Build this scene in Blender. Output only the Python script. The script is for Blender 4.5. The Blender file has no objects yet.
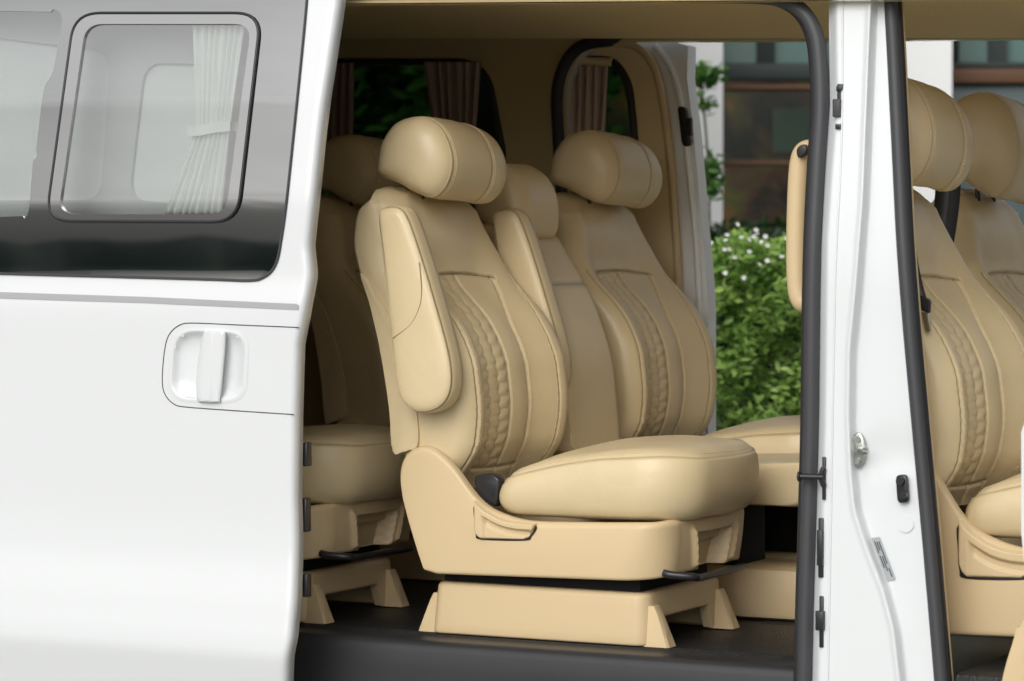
import bpy, bmesh, math, random
import numpy as np
from mathutils import Vector

random.seed(7); rng = np.random.default_rng(7)
scn = bpy.context.scene
COL = scn.collection
R = math.radians

# ------------------------------------------------------------------ camera
FPX, CX, CY = 3000.0, 512.0, 340.5
TH, PITCH = R(27.0), math.atan(95.5 / 3000.0)
FZ = 0.60                                                   # cabin floor above the ground
Fv = np.array([-math.sin(TH) * math.cos(PITCH), math.cos(TH) * math.cos(PITCH), -math.sin(PITCH)])
Rv = np.array([math.cos(TH), math.sin(TH), 0.0])
Uv = np.cross(Rv, Fv)
def ray(u, v): return Fv + Rv * ((u - CX) / FPX) + Uv * ((CY - v) / FPX)
CAM = np.array([0.0, 0.235, FZ + 0.005]) - ray(545, 640) * 6.6
def P(u, v, y):
    d = ray(u, v); return CAM + d * ((y - CAM[1]) / d[1])
def PZ(u, v, z):
    d = ray(u, v); return CAM + d * ((z - CAM[2]) / d[2])
def Q(u, v, depth): return CAM + ray(u, v) * depth

cam = bpy.data.objects.new('camera', bpy.data.cameras.new('camera')); COL.objects.link(cam)
cam.data.sensor_width = 36.0; cam.data.lens = FPX * 36.0 / 1024.0
cam.data.clip_start = 0.1; cam.data.clip_end = 3000
cam.location = CAM; cam.rotation_euler = (R(90) - PITCH, 0, TH)
cam.data.dof.use_dof = True; cam.data.dof.focus_distance = 6.62; cam.data.dof.aperture_fstop = 5.4
scn.camera = cam

# ------------------------------------------------------------------ object helpers
def tag(o, label=None, cat=None, group=None, kind=None):
    if label: o['label'] = label
    if cat: o['category'] = cat
    if group: o['group'] = group
    if kind: o['kind'] = kind
    return o
def empty(name, loc, label, cat, group=None):
    o = bpy.data.objects.new(name, None); COL.objects.link(o); o.location = Vector(loc); o.empty_display_size = 0.1
    return tag(o, label, cat, group)
def link(name, me, mat, parent=None):
    o = bpy.data.objects.new(name, me); COL.objects.link(o)
    if mat is not None: me.materials.append(mat)
    if parent is not None: o.parent = parent
    return o
def off_of(parent):
    if parent is None: return np.zeros(3)
    r = parent
    while r.parent: r = r.parent
    return np.array(r.location)
def mesh(name, V, F, mat, parent=None, smooth=True, sharp=None, attr=None):
    V = np.asarray(V, float).reshape(-1, 3) - off_of(parent)
    me = bpy.data.meshes.new(name); me.from_pydata(V.tolist(), [], F)
    bm = bmesh.new(); bm.from_mesh(me); bmesh.ops.recalc_face_normals(bm, faces=bm.faces); bm.to_mesh(me); bm.free()
    if smooth: me.polygons.foreach_set('use_smooth', [True] * len(me.polygons))
    if smooth and sharp: me.set_sharp_from_angle(angle=R(sharp))
    if attr is not None:
        a = me.attributes.new('seam', 'FLOAT', 'POINT'); a.data.foreach_set('value', np.asarray(attr, float))
    me.update(); return link(name, me, mat, parent)
def grid_faces(nr, nc, close_c=False, close_r=False, base=0):
    F = []
    for r in range(nr if close_r else nr - 1):
        r2 = (r + 1) % nr
        for c in range(nc if close_c else nc - 1):
            c2 = (c + 1) % nc
            F.append((base + r * nc + c, base + r * nc + c2, base + r2 * nc + c2, base + r2 * nc + c))
    return F
def loft(rows, cap0=True, cap1=True):
    """rows (R,N,3) closed rings -> verts, faces"""
    rows = np.asarray(rows, float); nr, nc, _ = rows.shape
    V = list(rows.reshape(-1, 3)); F = grid_faces(nr, nc, True)
    if cap0:
        V.append(rows[0].mean(0)); k = len(V) - 1
        F += [(k, (c + 1) % nc, c) for c in range(nc)]
    if cap1:
        V.append(rows[-1].mean(0)); k = len(V) - 1; b = (nr - 1) * nc
        F += [(k, b + c, b + (c + 1) % nc) for c in range(nc)]
    return np.array(V), F
def tube_geo(pts, r, n=10, cap=True):
    pts = np.asarray(pts, float); rr = np.broadcast_to(np.asarray(r, float), (len(pts),))
    T = np.gradient(pts, axis=0); T /= np.linalg.norm(T, axis=1)[:, None] + 1e-12
    ref = np.array([0, 0, 1.0]) if abs(T[0][2]) < 0.9 else np.array([0, 1.0, 0])
    rows = []
    a = np.linspace(0, 2 * np.pi, n, endpoint=False); N = None
    for p, t, q in zip(pts, T, rr):
        N = np.cross(t, ref) if N is None else N - t * N.dot(t)
        N = N / (np.linalg.norm(N) + 1e-12); B = np.cross(t, N)
        rows.append(p + q * (np.cos(a)[:, None] * N + np.sin(a)[:, None] * B))
    return loft(rows, cap, cap)
def tube(name, pts, r, mat, parent=None, n=10):
    V, F = tube_geo(pts, r, n); return mesh(name, V, F, mat, parent, sharp=50)
def crv(pts, n=8, closed=False):
    """Catmull-Rom resample"""
    p = np.asarray(pts, float); m = len(p); out = []
    for i in range(m if closed else m - 1):
        g = lambda k: p[k % m] if closed else p[min(max(k, 0), m - 1)]
        a, b, c, d = g(i - 1), g(i), g(i + 1), g(i + 2)
        for t in np.linspace(0, 1, n, endpoint=False):
            out.append(0.5 * ((2 * b) + (c - a) * t + (2 * a - 5 * b + 4 * c - d) * t * t + (3 * b - a - 3 * c + d) * t ** 3))
    if not closed: out.append(p[-1])
    return np.array(out)
def resample(p, n):
    p = np.asarray(p, float); d = np.r_[0, np.cumsum(np.linalg.norm(np.diff(p, axis=0), axis=1))]
    t = np.linspace(0, d[-1], n); return np.stack([np.interp(t, d, p[:, k]) for k in range(p.shape[1])], 1)
def fillet(pts, r, n=6):
    """round every corner of a closed polygon (any dimension)"""
    p = np.asarray(pts, float); m = len(p); out = []
    rr = r if hasattr(r, '__len__') else [r] * m
    for i in range(m):
        a, b, c = p[i - 1], p[i], p[(i + 1) % m]
        u, w = a - b, c - b; lu, lw = np.linalg.norm(u), np.linalg.norm(w)
        k = min(rr[i], lu * 0.48, lw * 0.48)
        s, e = b + u / lu * k, b + w / lw * k
        for t in np.linspace(0, 1, n):
            out.append((1 - t) ** 2 * s + 2 * t * (1 - t) * b + t * t * e)
    return np.array(out)
def prism(name, pts, vec, mat, parent=None, bevel=0.0, seg=3, sharp=40):
    """ngon pts (3D, closed) extruded by vec, rims bevelled"""
    pts = np.asarray(pts, float) - off_of(parent)
    bm = bmesh.new()
    a = [bm.verts.new(p) for p in pts]; b = [bm.verts.new(np.asarray(p) + np.asarray(vec)) for p in pts]
    n = len(pts); f0 = bm.faces.new(a); f1 = bm.faces.new(b[::-1])
    for i in range(n): bm.faces.new((a[i], b[i], b[(i + 1) % n], a[(i + 1) % n]))
    if bevel > 0:
        es = list({e for f in (f0, f1) for e in f.edges})
        bmesh.ops.bevel(bm, geom=es, offset=bevel, segments=seg, profile=0.5, affect='EDGES', clamp_overlap=True)
    bmesh.ops.recalc_face_normals(bm, faces=bm.faces)
    me = bpy.data.meshes.new(name); bm.to_mesh(me); bm.free()
    me.polygons.foreach_set('use_smooth', [True] * len(me.polygons)); me.set_sharp_from_angle(angle=R(sharp))
    return link(name, me, mat, parent)
def box(name, lo, hi, mat, parent=None, bevel=0.004, seg=2):
    lo, hi = np.minimum(lo, hi), np.maximum(lo, hi)
    off = off_of(parent); bm = bmesh.new(); bmesh.ops.create_cube(bm, size=1)
    for v in bm.verts: v.co = Vector((lo + hi) / 2 - off + (hi - lo) * np.array(v.co))
    if bevel > 0: bmesh.ops.bevel(bm, geom=list(bm.edges), offset=bevel, segments=seg, profile=0.5, affect='EDGES', clamp_overlap=True)
    me = bpy.data.meshes.new(name); bm.to_mesh(me); bm.free()
    me.polygons.foreach_set('use_smooth', [True] * len(me.polygons)); me.set_sharp_from_angle(angle=R(35))
    return link(name, me, mat, parent)
def panel(name, outer, holes, thick, mat, parent=None, sharp=40):
    """flat polygon with holes (3D loops), extruded by vector thick"""
    off = off_of(parent); bm = bmesh.new()
    for loop in [outer] + list(holes):
        vs = [bm.verts.new(np.asarray(p) - off) for p in loop]
        for i in range(len(vs)): bm.edges.new((vs[i], vs[(i + 1) % len(vs)]))
    bmesh.ops.triangle_fill(bm, use_beauty=True, use_dissolve=False, edges=list(bm.edges))
    g = bmesh.ops.extrude_face_region(bm, geom=list(bm.faces))
    for v in g['geom']:
        if isinstance(v, bmesh.types.BMVert): v.co += Vector(thick)
    bmesh.ops.recalc_face_normals(bm, faces=bm.faces)
    me = bpy.data.meshes.new(name); bm.to_mesh(me); bm.free()
    me.polygons.foreach_set('use_smooth', [True] * len(me.polygons)); me.set_sharp_from_angle(angle=R(sharp))
    return link(name, me, mat, parent)
def seg_dist(X, Y, line):
    """distance of points (X,Y) to a polyline"""
    d = np.full(X.shape, 9.0); L = np.asarray(line, float)
    for (ax, ay), (bx, by) in zip(L[:-1], L[1:]):
        vx, vy = bx - ax, by - ay; q = vx * vx + vy * vy + 1e-12
        t = np.clip(((X - ax) * vx + (Y - ay) * vy) / q, 0, 1)
        d = np.minimum(d, np.hypot(X - ax - t * vx, Y - ay - t * vy))
    return d
def ss(a, b, x):
    t = np.clip((np.asarray(x, float) - a) / (b - a), 0, 1); return t * t * (3 - 2 * t)

# ------------------------------------------------------------------ materials
def newmat(name):
    m = bpy.data.materials.new(name); m.use_nodes = True; nt = m.node_tree
    return m, nt, nt.nodes['Principled BSDF']
def N(nt, t, **kw):
    n = nt.nodes.new(t)
    for k, v in kw.items(): setattr(n, k, v)
    return n
def simple(name, col, rough=0.5, spec=0.5, metal=0.0, coat=0.0, var=0.0, vscale=3.0, bump=0.0, bscale=400.0, bdist=0.0005, rvar=0.0):
    m, nt, b = newmat(name)
    b.inputs['Base Color'].default_value = (*col, 1); b.inputs['Roughness'].default_value = rough
    b.inputs['Specular IOR Level'].default_value = spec; b.inputs['Metallic'].default_value = metal
    b.inputs['Coat Weight'].default_value = coat; b.inputs['Coat Roughness'].default_value = 0.03
    tc = N(nt, 'ShaderNodeTexCoord')
    if var or rvar:
        no = N(nt, 'ShaderNodeTexNoise'); no.inputs['Scale'].default_value = vscale; no.inputs['Detail'].default_value = 6
        nt.links.new(tc.outputs['Object'], no.inputs['Vector'])
    if var:
        cr = N(nt, 'ShaderNodeMix', data_type='RGBA')
        cr.inputs['A'].default_value = (*[c * (1 - var) for c in col], 1); cr.inputs['B'].default_value = (*[min(1, c * (1 + var)) for c in col], 1)
        nt.links.new(no.outputs['Fac'], cr.inputs['Factor']); nt.links.new(cr.outputs['Result'], b.inputs['Base Color'])
    if rvar:
        mr = N(nt, 'ShaderNodeMapRange'); mr.inputs['To Min'].default_value = rough - rvar; mr.inputs['To Max'].default_value = rough + rvar
        nt.links.new(no.outputs['Fac'], mr.inputs['Value']); nt.links.new(mr.outputs['Result'], b.inputs['Roughness'])
    if bump:
        n2 = N(nt, 'ShaderNodeTexNoise'); n2.inputs['Scale'].default_value = bscale; n2.inputs['Detail'].default_value = 3
        nt.links.new(tc.outputs['Object'], n2.inputs['Vector'])
        bp = N(nt, 'ShaderNodeBump'); bp.inputs['Strength'].default_value = bump; bp.inputs['Distance'].default_value = bdist
        nt.links.new(n2.outputs['Fac'], bp.inputs['Height']); nt.links.new(bp.outputs['Normal'], b.inputs['Normal'])
    return m
def leather(name, col, rough=0.42, dots=False):
    m, nt, b = newmat(name); tc = N(nt, 'ShaderNodeTexCoord')
    vo = N(nt, 'ShaderNodeTexVoronoi', feature='DISTANCE_TO_EDGE'); vo.inputs['Scale'].default_value = 300
    no = N(nt, 'ShaderNodeTexNoise'); no.inputs['Scale'].default_value = 9; no.inputs['Detail'].default_value = 5
    wr = N(nt, 'ShaderNodeTexNoise'); wr.inputs['Scale'].default_value = 19; wr.inputs['Detail'].default_value = 4; wr.inputs['Distortion'].default_value = 0.8
    for n in (vo, no, wr): nt.links.new(tc.outputs['Object'], n.inputs['Vector'])
    mx = N(nt, 'ShaderNodeMix', data_type='RGBA')
    mx.inputs['A'].default_value = (*[c * 0.93 for c in col], 1); mx.inputs['B'].default_value = (*[c * 1.06 for c in col], 1)
    nt.links.new(no.outputs['Fac'], mx.inputs['Factor'])
    at = N(nt, 'ShaderNodeAttribute', attribute_name='seam')
    mz = N(nt, 'ShaderNodeMix', data_type='RGBA'); mz.inputs['B'].default_value = (*[c * 0.30 for c in col], 1)
    nt.links.new(at.outputs['Fac'], mz.inputs['Factor']); nt.links.new(mx.outputs['Result'], mz.inputs['A'])
    nt.links.new(mz.outputs['Result'], b.inputs['Base Color'])
    mr = N(nt, 'ShaderNodeMapRange'); mr.inputs['To Min'].default_value = rough - 0.06; mr.inputs['To Max'].default_value = rough + 0.08
    nt.links.new(wr.outputs['Fac'], mr.inputs['Value']); nt.links.new(mr.outputs['Result'], b.inputs['Roughness'])
    b1 = N(nt, 'ShaderNodeBump'); b1.inputs['Strength'].default_value = 0.55; b1.inputs['Distance'].default_value = 0.0006
    nt.links.new(vo.outputs['Distance'], b1.inputs['Height'])
    b2 = N(nt, 'ShaderNodeBump'); b2.inputs['Strength'].default_value = 0.22; b2.inputs['Distance'].default_value = 0.006
    nt.links.new(wr.outputs['Fac'], b2.inputs['Height']); nt.links.new(b1.outputs['Normal'], b2.inputs['Normal'])
    nt.links.new(b2.outputs['Normal'], b.inputs['Normal'])
    b.inputs['Specular IOR Level'].default_value = 0.5
    return m
def glass(name, tint, ior=1.8, rough=0.0):
    m, nt, b = newmat(name); nt.nodes.remove(b); out = nt.nodes['Material Output']
    tr = N(nt, 'ShaderNodeBsdfTransparent'); tr.inputs['Color'].default_value = (*tint, 1)
    gl = N(nt, 'ShaderNodeBsdfGlossy'); gl.inputs['Roughness'].default_value = rough
    fr = N(nt, 'ShaderNodeFresnel'); fr.inputs['IOR'].default_value = ior
    ge = N(nt, 'ShaderNodeNewGeometry'); om = N(nt, 'ShaderNodeMath', operation='SUBTRACT'); om.inputs[0].default_value = 1.0
    mu = N(nt, 'ShaderNodeMath', operation='MULTIPLY'); nt.links.new(ge.outputs['Backfacing'], om.inputs[1])
    nt.links.new(fr.outputs['Fac'], mu.inputs[0]); nt.links.new(om.outputs[0], mu.inputs[1])
    mx = N(nt, 'ShaderNodeMixShader')
    nt.links.new(mu.outputs[0], mx.inputs['Fac']); nt.links.new(tr.outputs[0], mx.inputs[1]); nt.links.new(gl.outputs[0], mx.inputs[2])
    nt.links.new(mx.outputs[0], out.inputs['Surface']); return m
def leafmat(name, c1, c2, scale=25.0):
    m, nt, b = newmat(name); tc = N(nt, 'ShaderNodeTexCoord')
    no = N(nt, 'ShaderNodeTexNoise'); no.inputs['Scale'].default_value = scale; no.inputs['Detail'].default_value = 2
    nt.links.new(tc.outputs['Object'], no.inputs['Vector'])
    cr = N(nt, 'ShaderNodeValToRGB'); cr.color_ramp.elements[0].position = 0.35; cr.color_ramp.elements[1].position = 0.68
    cr.color_ramp.elements[0].color = (*c1, 1); cr.color_ramp.elements[1].color = (*c2, 1)
    nt.links.new(no.outputs['Fac'], cr.inputs['Fac']); nt.links.new(cr.outputs['Color'], b.inputs['Base Color'])
    b.inputs['Roughness'].default_value = 0.4; b.inputs['Specular IOR Level'].default_value = 0.4
    tl = N(nt, 'ShaderNodeBsdfTranslucent'); nt.links.new(cr.outputs['Color'], tl.inputs['Color'])
    mx = N(nt, 'ShaderNodeMixShader'); mx.inputs['Fac'].default_value = 0.3
    nt.links.new(b.outputs[0], mx.inputs[1]); nt.links.new(tl.outputs[0], mx.inputs[2])
    nt.links.new(mx.outputs[0], nt.nodes['Material Output'].inputs['Surface']); return m

M = {}
M['leather'] = leather('beige_leather', (0.635, 0.51, 0.305), 0.34)
M['plastic'] = simple('beige_plastic', (0.625, 0.48, 0.28), 0.42, 0.4, var=0.03, bump=0.25, bscale=900, bdist=0.0004)
M['trim'] = simple('beige_trim', (0.74, 0.59, 0.35), 0.6, 0.3, var=0.05, bump=0.2, bscale=700, bdist=0.0004)
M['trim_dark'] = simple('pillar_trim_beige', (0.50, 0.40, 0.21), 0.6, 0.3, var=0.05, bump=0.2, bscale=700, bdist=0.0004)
M['headliner'] = simple('headliner_cloth', (0.74, 0.60, 0.34), 0.85, 0.2, var=0.05, bump=0.3, bscale=900, bdist=0.0006)
M['white'] = simple('white_paint', (0.69, 0.71, 0.72), 0.25, 0.5, coat=0.6)
M['jamb'] = simple('white_jamb_paint', (0.68, 0.705, 0.715), 0.36, 0.5, coat=0.2, var=0.015, vscale=5)
M['far_lit_paint'] = simple('white_paint_lit', (0.82, 0.84, 0.85), 0.3, 0.5, coat=0.3)  # van white made brighter: sky light on the far door put into the colour
M['stripe'] = simple('grey_stripe', (0.36, 0.36, 0.38), 0.35, 0.5, coat=0.3)
M['rubber'] = simple('dark_rubber', (0.022, 0.022, 0.025), 0.55, 0.4, var=0.15, bump=0.2, bscale=500)
M['rubber_grey'] = simple('grey_rubber', (0.05, 0.051, 0.056), 0.5, 0.4, var=0.1)
M['black'] = simple('black_plastic', (0.016, 0.016, 0.018), 0.35, 0.5, rvar=0.08)
M['matte'] = simple('dark_underside', (0.012, 0.012, 0.012), 0.8, 0.2)
M['mat'] = simple('black_floor_mat', (0.016, 0.0165, 0.0175), 0.45, 0.45, var=0.5, vscale=18, bump=1.0, bscale=160, bdist=0.003)
M['sill'] = simple('sill_plastic', (0.024, 0.025, 0.028), 0.42, 0.4, var=0.12, vscale=14, bump=0.3, bscale=700, bdist=0.0005)
M['steel'] = simple('zinc_steel', (0.42, 0.44, 0.40), 0.32, 0.5, metal=1.0, rvar=0.08)
M['frit'] = simple('window_glass_black', (0.010, 0.014, 0.013), 0.015, 0.5)
M['frit'].node_tree.nodes['Principled BSDF'].inputs['IOR'].default_value = 4.2
M['pane'] = glass('clear_pane_glass', (0.88, 0.90, 0.89), 3.8)
M['tint'] = glass('tinted_far_glass', (0.30, 0.36, 0.31), 1.4)
M['frame'] = simple('pane_frame_grey', (0.07, 0.068, 0.07), 0.06, 0.6); M['frame'].node_tree.nodes['Principled BSDF'].inputs['IOR'].default_value = 3.6
M['curtain_w'] = simple('white_curtain_cloth', (0.75, 0.77, 0.75), 0.8, 0.2, var=0.03, vscale=20)
M['curtain_lit'] = simple('lit_taupe_cloth', (0.56, 0.45, 0.40), 0.75, 0.25, var=0.06, vscale=30)  # taupe curtain cloth lightened, outside daylight put into its colour
M['curtain_b'] = simple('taupe_curtain_cloth', (0.36, 0.27, 0.235), 0.75, 0.25, var=0.08, vscale=30)
M['label'] = simple('grey_sticker', (0.36, 0.38, 0.40), 0.45, 0.4)
M['ink'] = simple('sticker_ink', (0.10, 0.11, 0.12), 0.6, 0.3)
M['grey_metal'] = simple('grey_primer', (0.42, 0.42, 0.42), 0.4, 0.5)
M['bwall'] = simple('white_render', (0.74, 0.75, 0.75), 0.8, 0.3, var=0.05, vscale=2)
M['wood'] = simple('brown_band', (0.10, 0.045, 0.02), 0.5, 0.4, var=0.2, vscale=4)
M['dark'] = simple('dark_frame_paint', (0.02, 0.03, 0.028), 0.5, 0.4)
rm, rnt, rb_ = newmat('dark_room'); M['room'] = rm
rtc = N(rnt, 'ShaderNodeTexCoord'); rno = N(rnt, 'ShaderNodeTexNoise'); rno.inputs['Scale'].default_value = 2.2; rno.inputs['Detail'].default_value = 3; rno.inputs['Distortion'].default_value = 1.5
rcr = N(rnt, 'ShaderNodeValToRGB'); rcr.color_ramp.elements[0].position = 0.40; rcr.color_ramp.elements[0].color = (0.018, 0.024, 0.019, 1); rcr.color_ramp.elements[1].position = 0.75; rcr.color_ramp.elements[1].color = (0.235, 0.200, 0.035, 1)
for p_, c_ in ((0.52, (0.082, 0.047, 0.029, 1)), (0.60, (0.071, 0.088, 0.024, 1)), (0.68, (0.188, 0.071, 0.024, 1))): rcr.color_ramp.elements.new(p_).color = c_
rnt.links.new(rtc.outputs['Object'], rno.inputs['Vector']); rnt.links.new(rno.outputs['Fac'], rcr.inputs['Fac']); rnt.links.new(rcr.outputs['Color'], rb_.inputs['Base Color']); rb_.inputs['Roughness'].default_value = 0.8
M['teal'] = simple('teal_pane', (0.075, 0.15, 0.135), 0.1, 0.5, var=0.15, vscale=1)
M['petal'] = simple('white_petal', (0.70, 0.71, 0.66), 0.7, 0.2)
M['leaf'] = leafmat('hedge_leaf', (0.13, 0.27, 0.045), (0.44, 0.63, 0.17), 9)
M['reflection_dark'] = simple('dark_reflection_bank', (0.011, 0.017, 0.013), 0.95, 0.05, var=0.5, vscale=0.5)  # colour of the unseen bank added for the glass reflection
M['shade_leaf'] = leafmat('shaded_planting_leaf', (0.012, 0.035, 0.010), (0.03, 0.07, 0.02), 5)  # leaf green darkened to stand for the building's shadow
M['leaf_d'] = leafmat('tree_leaf', (0.03, 0.10, 0.016), (0.11, 0.25, 0.045), 3)
M['bark'] = simple('bark', (0.07, 0.055, 0.04), 0.85, 0.2, var=0.3, vscale=20)

# ------------------------------------------------------------------ sky, sun, ground
w = bpy.data.worlds.new('World'); scn.world = w; w.use_nodes = True; nt = w.node_tree
bg = nt.nodes['Background']; sky = N(nt, 'ShaderNodeTexSky', sky_type='NISHITA')
SUN_EL, SUN_AZ = 33.0, 176.0                     # azimuth clockwise from +Y: behind the camera
sky.sun_disc = False; sky.sun_elevation = R(SUN_EL); sky.sun_rotation = R(SUN_AZ); sky.dust_density = 6.0; sky.air_density = 1.0; sky.ozone_density = 1.0
hs = N(nt, 'ShaderNodeHueSaturation'); hs.inputs['Saturation'].default_value = 0.15; hs.inputs['Value'].default_value = 1.0
wtc = N(nt, 'ShaderNodeTexCoord'); wmp = N(nt, 'ShaderNodeMapping'); wmp.inputs['Scale'].default_value = (1.6, 1.6, 7.0)
wno = N(nt, 'ShaderNodeTexNoise'); wno.inputs['Scale'].default_value = 1.7; wno.inputs['Detail'].default_value = 6; wno.inputs['Roughness'].default_value = 0.55
wmr = N(nt, 'ShaderNodeMapRange'); wmr.inputs['From Min'].default_value = 0.35; wmr.inputs['From Max'].default_value = 0.65; wmr.inputs['To Min'].default_value = 0.78; wmr.inputs['To Max'].default_value = 1.16
wvm = N(nt, 'ShaderNodeVectorMath', operation='SCALE')
nt.links.new(wtc.outputs['Generated'], wmp.inputs['Vector']); nt.links.new(wmp.outputs['Vector'], wno.inputs['Vector']); nt.links.new(wno.outputs['Fac'], wmr.inputs['Value'])
nt.links.new(sky.outputs['Color'], hs.inputs['Color']); nt.links.new(hs.outputs['Color'], wvm.inputs[0]); nt.links.new(wmr.outputs['Result'], wvm.inputs['Scale']); nt.links.new(wvm.outputs['Vector'], bg.inputs['Color'])
bg.inputs['Strength'].default_value = 0.15
sd = bpy.data.lights.new('sun', 'SUN'); sun = bpy.data.objects.new('sun', sd); COL.objects.link(sun)
sd.energy = 0.5; sd.angle = R(60); sd.color = (1.0, 0.985, 0.965)
az, el = R(SUN_AZ), R(SUN_EL)
sdir = Vector((math.sin(az) * math.cos(el), math.cos(az) * math.cos(el), math.sin(el)))
sun.rotation_euler = (-sdir).to_track_quat('-Z', 'Y').to_euler(); sun.location = sdir * 30

gm, gnt, gb = newmat('pale_concrete')
tc = N(gnt, 'ShaderNodeTexCoord'); n1 = N(gnt, 'ShaderNodeTexNoise'); n1.inputs['Scale'].default_value = 1.2; n1.inputs['Detail'].default_value = 8
n2 = N(gnt, 'ShaderNodeTexNoise'); n2.inputs['Scale'].default_value = 160
for n in (n1, n2): gnt.links.new(tc.outputs['Object'], n.inputs['Vector'])
cr = N(gnt, 'ShaderNodeValToRGB'); cr.color_ramp.elements[0].color = (0.28, 0.285, 0.265, 1); cr.color_ramp.elements[1].color = (0.44, 0.445, 0.42, 1)
gnt.links.new(n1.outputs['Fac'], cr.inputs['Fac']); gnt.links.new(cr.outputs['Color'], gb.inputs['Base Color']); gb.inputs['Roughness'].default_value = 0.9
bp = N(gnt, 'ShaderNodeBump'); bp.inputs['Distance'].default_value = 0.004; gnt.links.new(n2.outputs['Fac'], bp.inputs['Height']); gnt.links.new(bp.outputs['Normal'], gb.inputs['Normal'])
g = mesh('ground', [(-900, -900, 0), (900, -900, 0), (900, 900, 0), (-900, 900, 0)], [(0, 1, 2, 3)], gm, smooth=False); tag(g, kind='structure')

# ================================================================== SEATS
YC = 0.45                                                       # near seat centre line
SO = np.array([0.0, YC, FZ])                                    # near seat origin on the cabin floor
root = empty('captain_seat', SO, 'x', 'car seat', 'beige leather seats inside the van')

def shell(name, B, T, mat, parent, closed, roll=0.012, inner=0.05, rows=8, bulge=0.0, cap=False, dent=None):
    """wall from bottom loop B to top loop T, rims rolled inward"""
    B, T = np.asarray(B, float), np.asarray(T, float); n = len(B)
    tan = np.roll(B, -1, 0) - np.roll(B, 1, 0)
    if not closed: tan[0] = B[1] - B[0]; tan[-1] = B[-1] - B[-2]
    tan[:, 2] = 0; tan /= np.linalg.norm(tan, axis=1)[:, None] + 1e-9
    inw = np.stack([-tan[:, 1], tan[:, 0], np.zeros(n)], 1)         # left of travel
    up = (T - B); up /= np.linalg.norm(up, axis=1)[:, None]
    R_ = []
    R_.append(B + inw * (roll * 0.5 + 0.02)); R_.append(B + inw * roll * 0.5)
    for a in (30, 60): R_.append(B + inw * roll * 0.5 * (1 - math.sin(R(a))) + up * roll * 0.5 * (1 - math.cos(R(a))))
    B2, T2 = B + up * roll * 0.5, T - up * roll
    for t in np.linspace(0, 1, rows): R_.append(B2 * (1 - t) + T2 * t - inw * bulge * 4 * t * (1 - t))
    for a in (25, 50, 75, 90): R_.append(T2 + up * roll * math.sin(R(a)) + inw * roll * (1 - math.cos(R(a))))
    if cap:
        R_.append(T + inw * (roll + 0.01))
    else:
        R_.append(T + inw * roll * 1.6); R_.append(T - up * inner * 0.3 + inw * roll * 1.9); R_.append(T - up * inner + inw * roll * 1.9)
    R_ = np.array(R_)
    if dent is not None: R_ = dent(R_)
    V = list(R_.reshape(-1, 3)); F = grid_faces(len(R_), n, closed)
    if cap: F.append(tuple(range((len(R_) - 1) * n, len(R_) * n)))
    return mesh(name, V, F, mat, parent, sharp=50)

def rrect(x0, x1, y0, y1, rf, rr_, n=10, m=14):
    """closed plan loop, counter-clockwise seen from above starting near-rear; front corner radius rf, rear rr_"""
    pts = []
    def arc(cx, cy, r, a0, a1):
        for a in np.linspace(a0, a1, n): pts.append((cx + r * math.cos(R(a)), cy + r * math.sin(R(a))))
    arc(x0 + rr_, y0 + rr_, rr_, 180, 270)
    for t in np.linspace(0, 1, m)[1:-1]: pts.append((x0 + rr_ + (x1 - rf - x0 - rr_) * t, y0))
    arc(x1 - rf, y0 + rf, rf, 270, 360)
    for t in np.linspace(0, 1, m)[1:-1]: pts.append((x1, y0 + rf + (y1 - y0 - 2 * rf) * t))
    arc(x1 - rf, y1 - rf, rf, 0, 90)
    for t in np.linspace(0, 1, m)[1:-1]: pts.append((x1 - rf + (x0 + rr_ - x1 + rf) * t, y1))
    arc(x0 + rr_, y1 - rr_, rr_, 90, 180)
    for t in np.linspace(0, 1, m)[1:-1]: pts.append((x0, y1 - rr_ + (y0 + 2 * rr_ - y1) * t))
    return np.array(pts)

M['thread'] = simple('pale_thread', (0.66, 0.55, 0.36), 0.6, 0.3)
def stitches(name, lines, parent, pitch=0.0075, ln=0.0048, r=0.0008):
    for L in lines:
        V, F = [], []
        L = np.asarray(L, float); d = np.r_[0, np.cumsum(np.linalg.norm(np.diff(L, axis=0), axis=1))]
        at_ = lambda q: np.array([np.interp(q, d, L[:, k]) for k in range(3)])
        for q in np.arange(pitch, d[-1] - pitch, pitch):
            a, b = at_(q - ln / 2), at_(q + ln / 2); t = (b - a) / (np.linalg.norm(b - a) + 1e-9)
            u = np.cross(t, (0.31, -0.9, 0.3)); u /= np.linalg.norm(u); w_ = np.cross(t, u); k = len(V)
            for p_ in (a, b): V += [p_ + u * r, p_ + w_ * r, p_ - u * r, p_ - w_ * r]
            F += [(k + i, k + (i + 1) % 4, k + 4 + (i + 1) % 4, k + 4 + i) for i in range(4)] + [(k, k + 1, k + 2, k + 3), (k + 7, k + 6, k + 5, k + 4)]
        mesh(name, V, F, M['thread'], parent, smooth=False)

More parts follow.
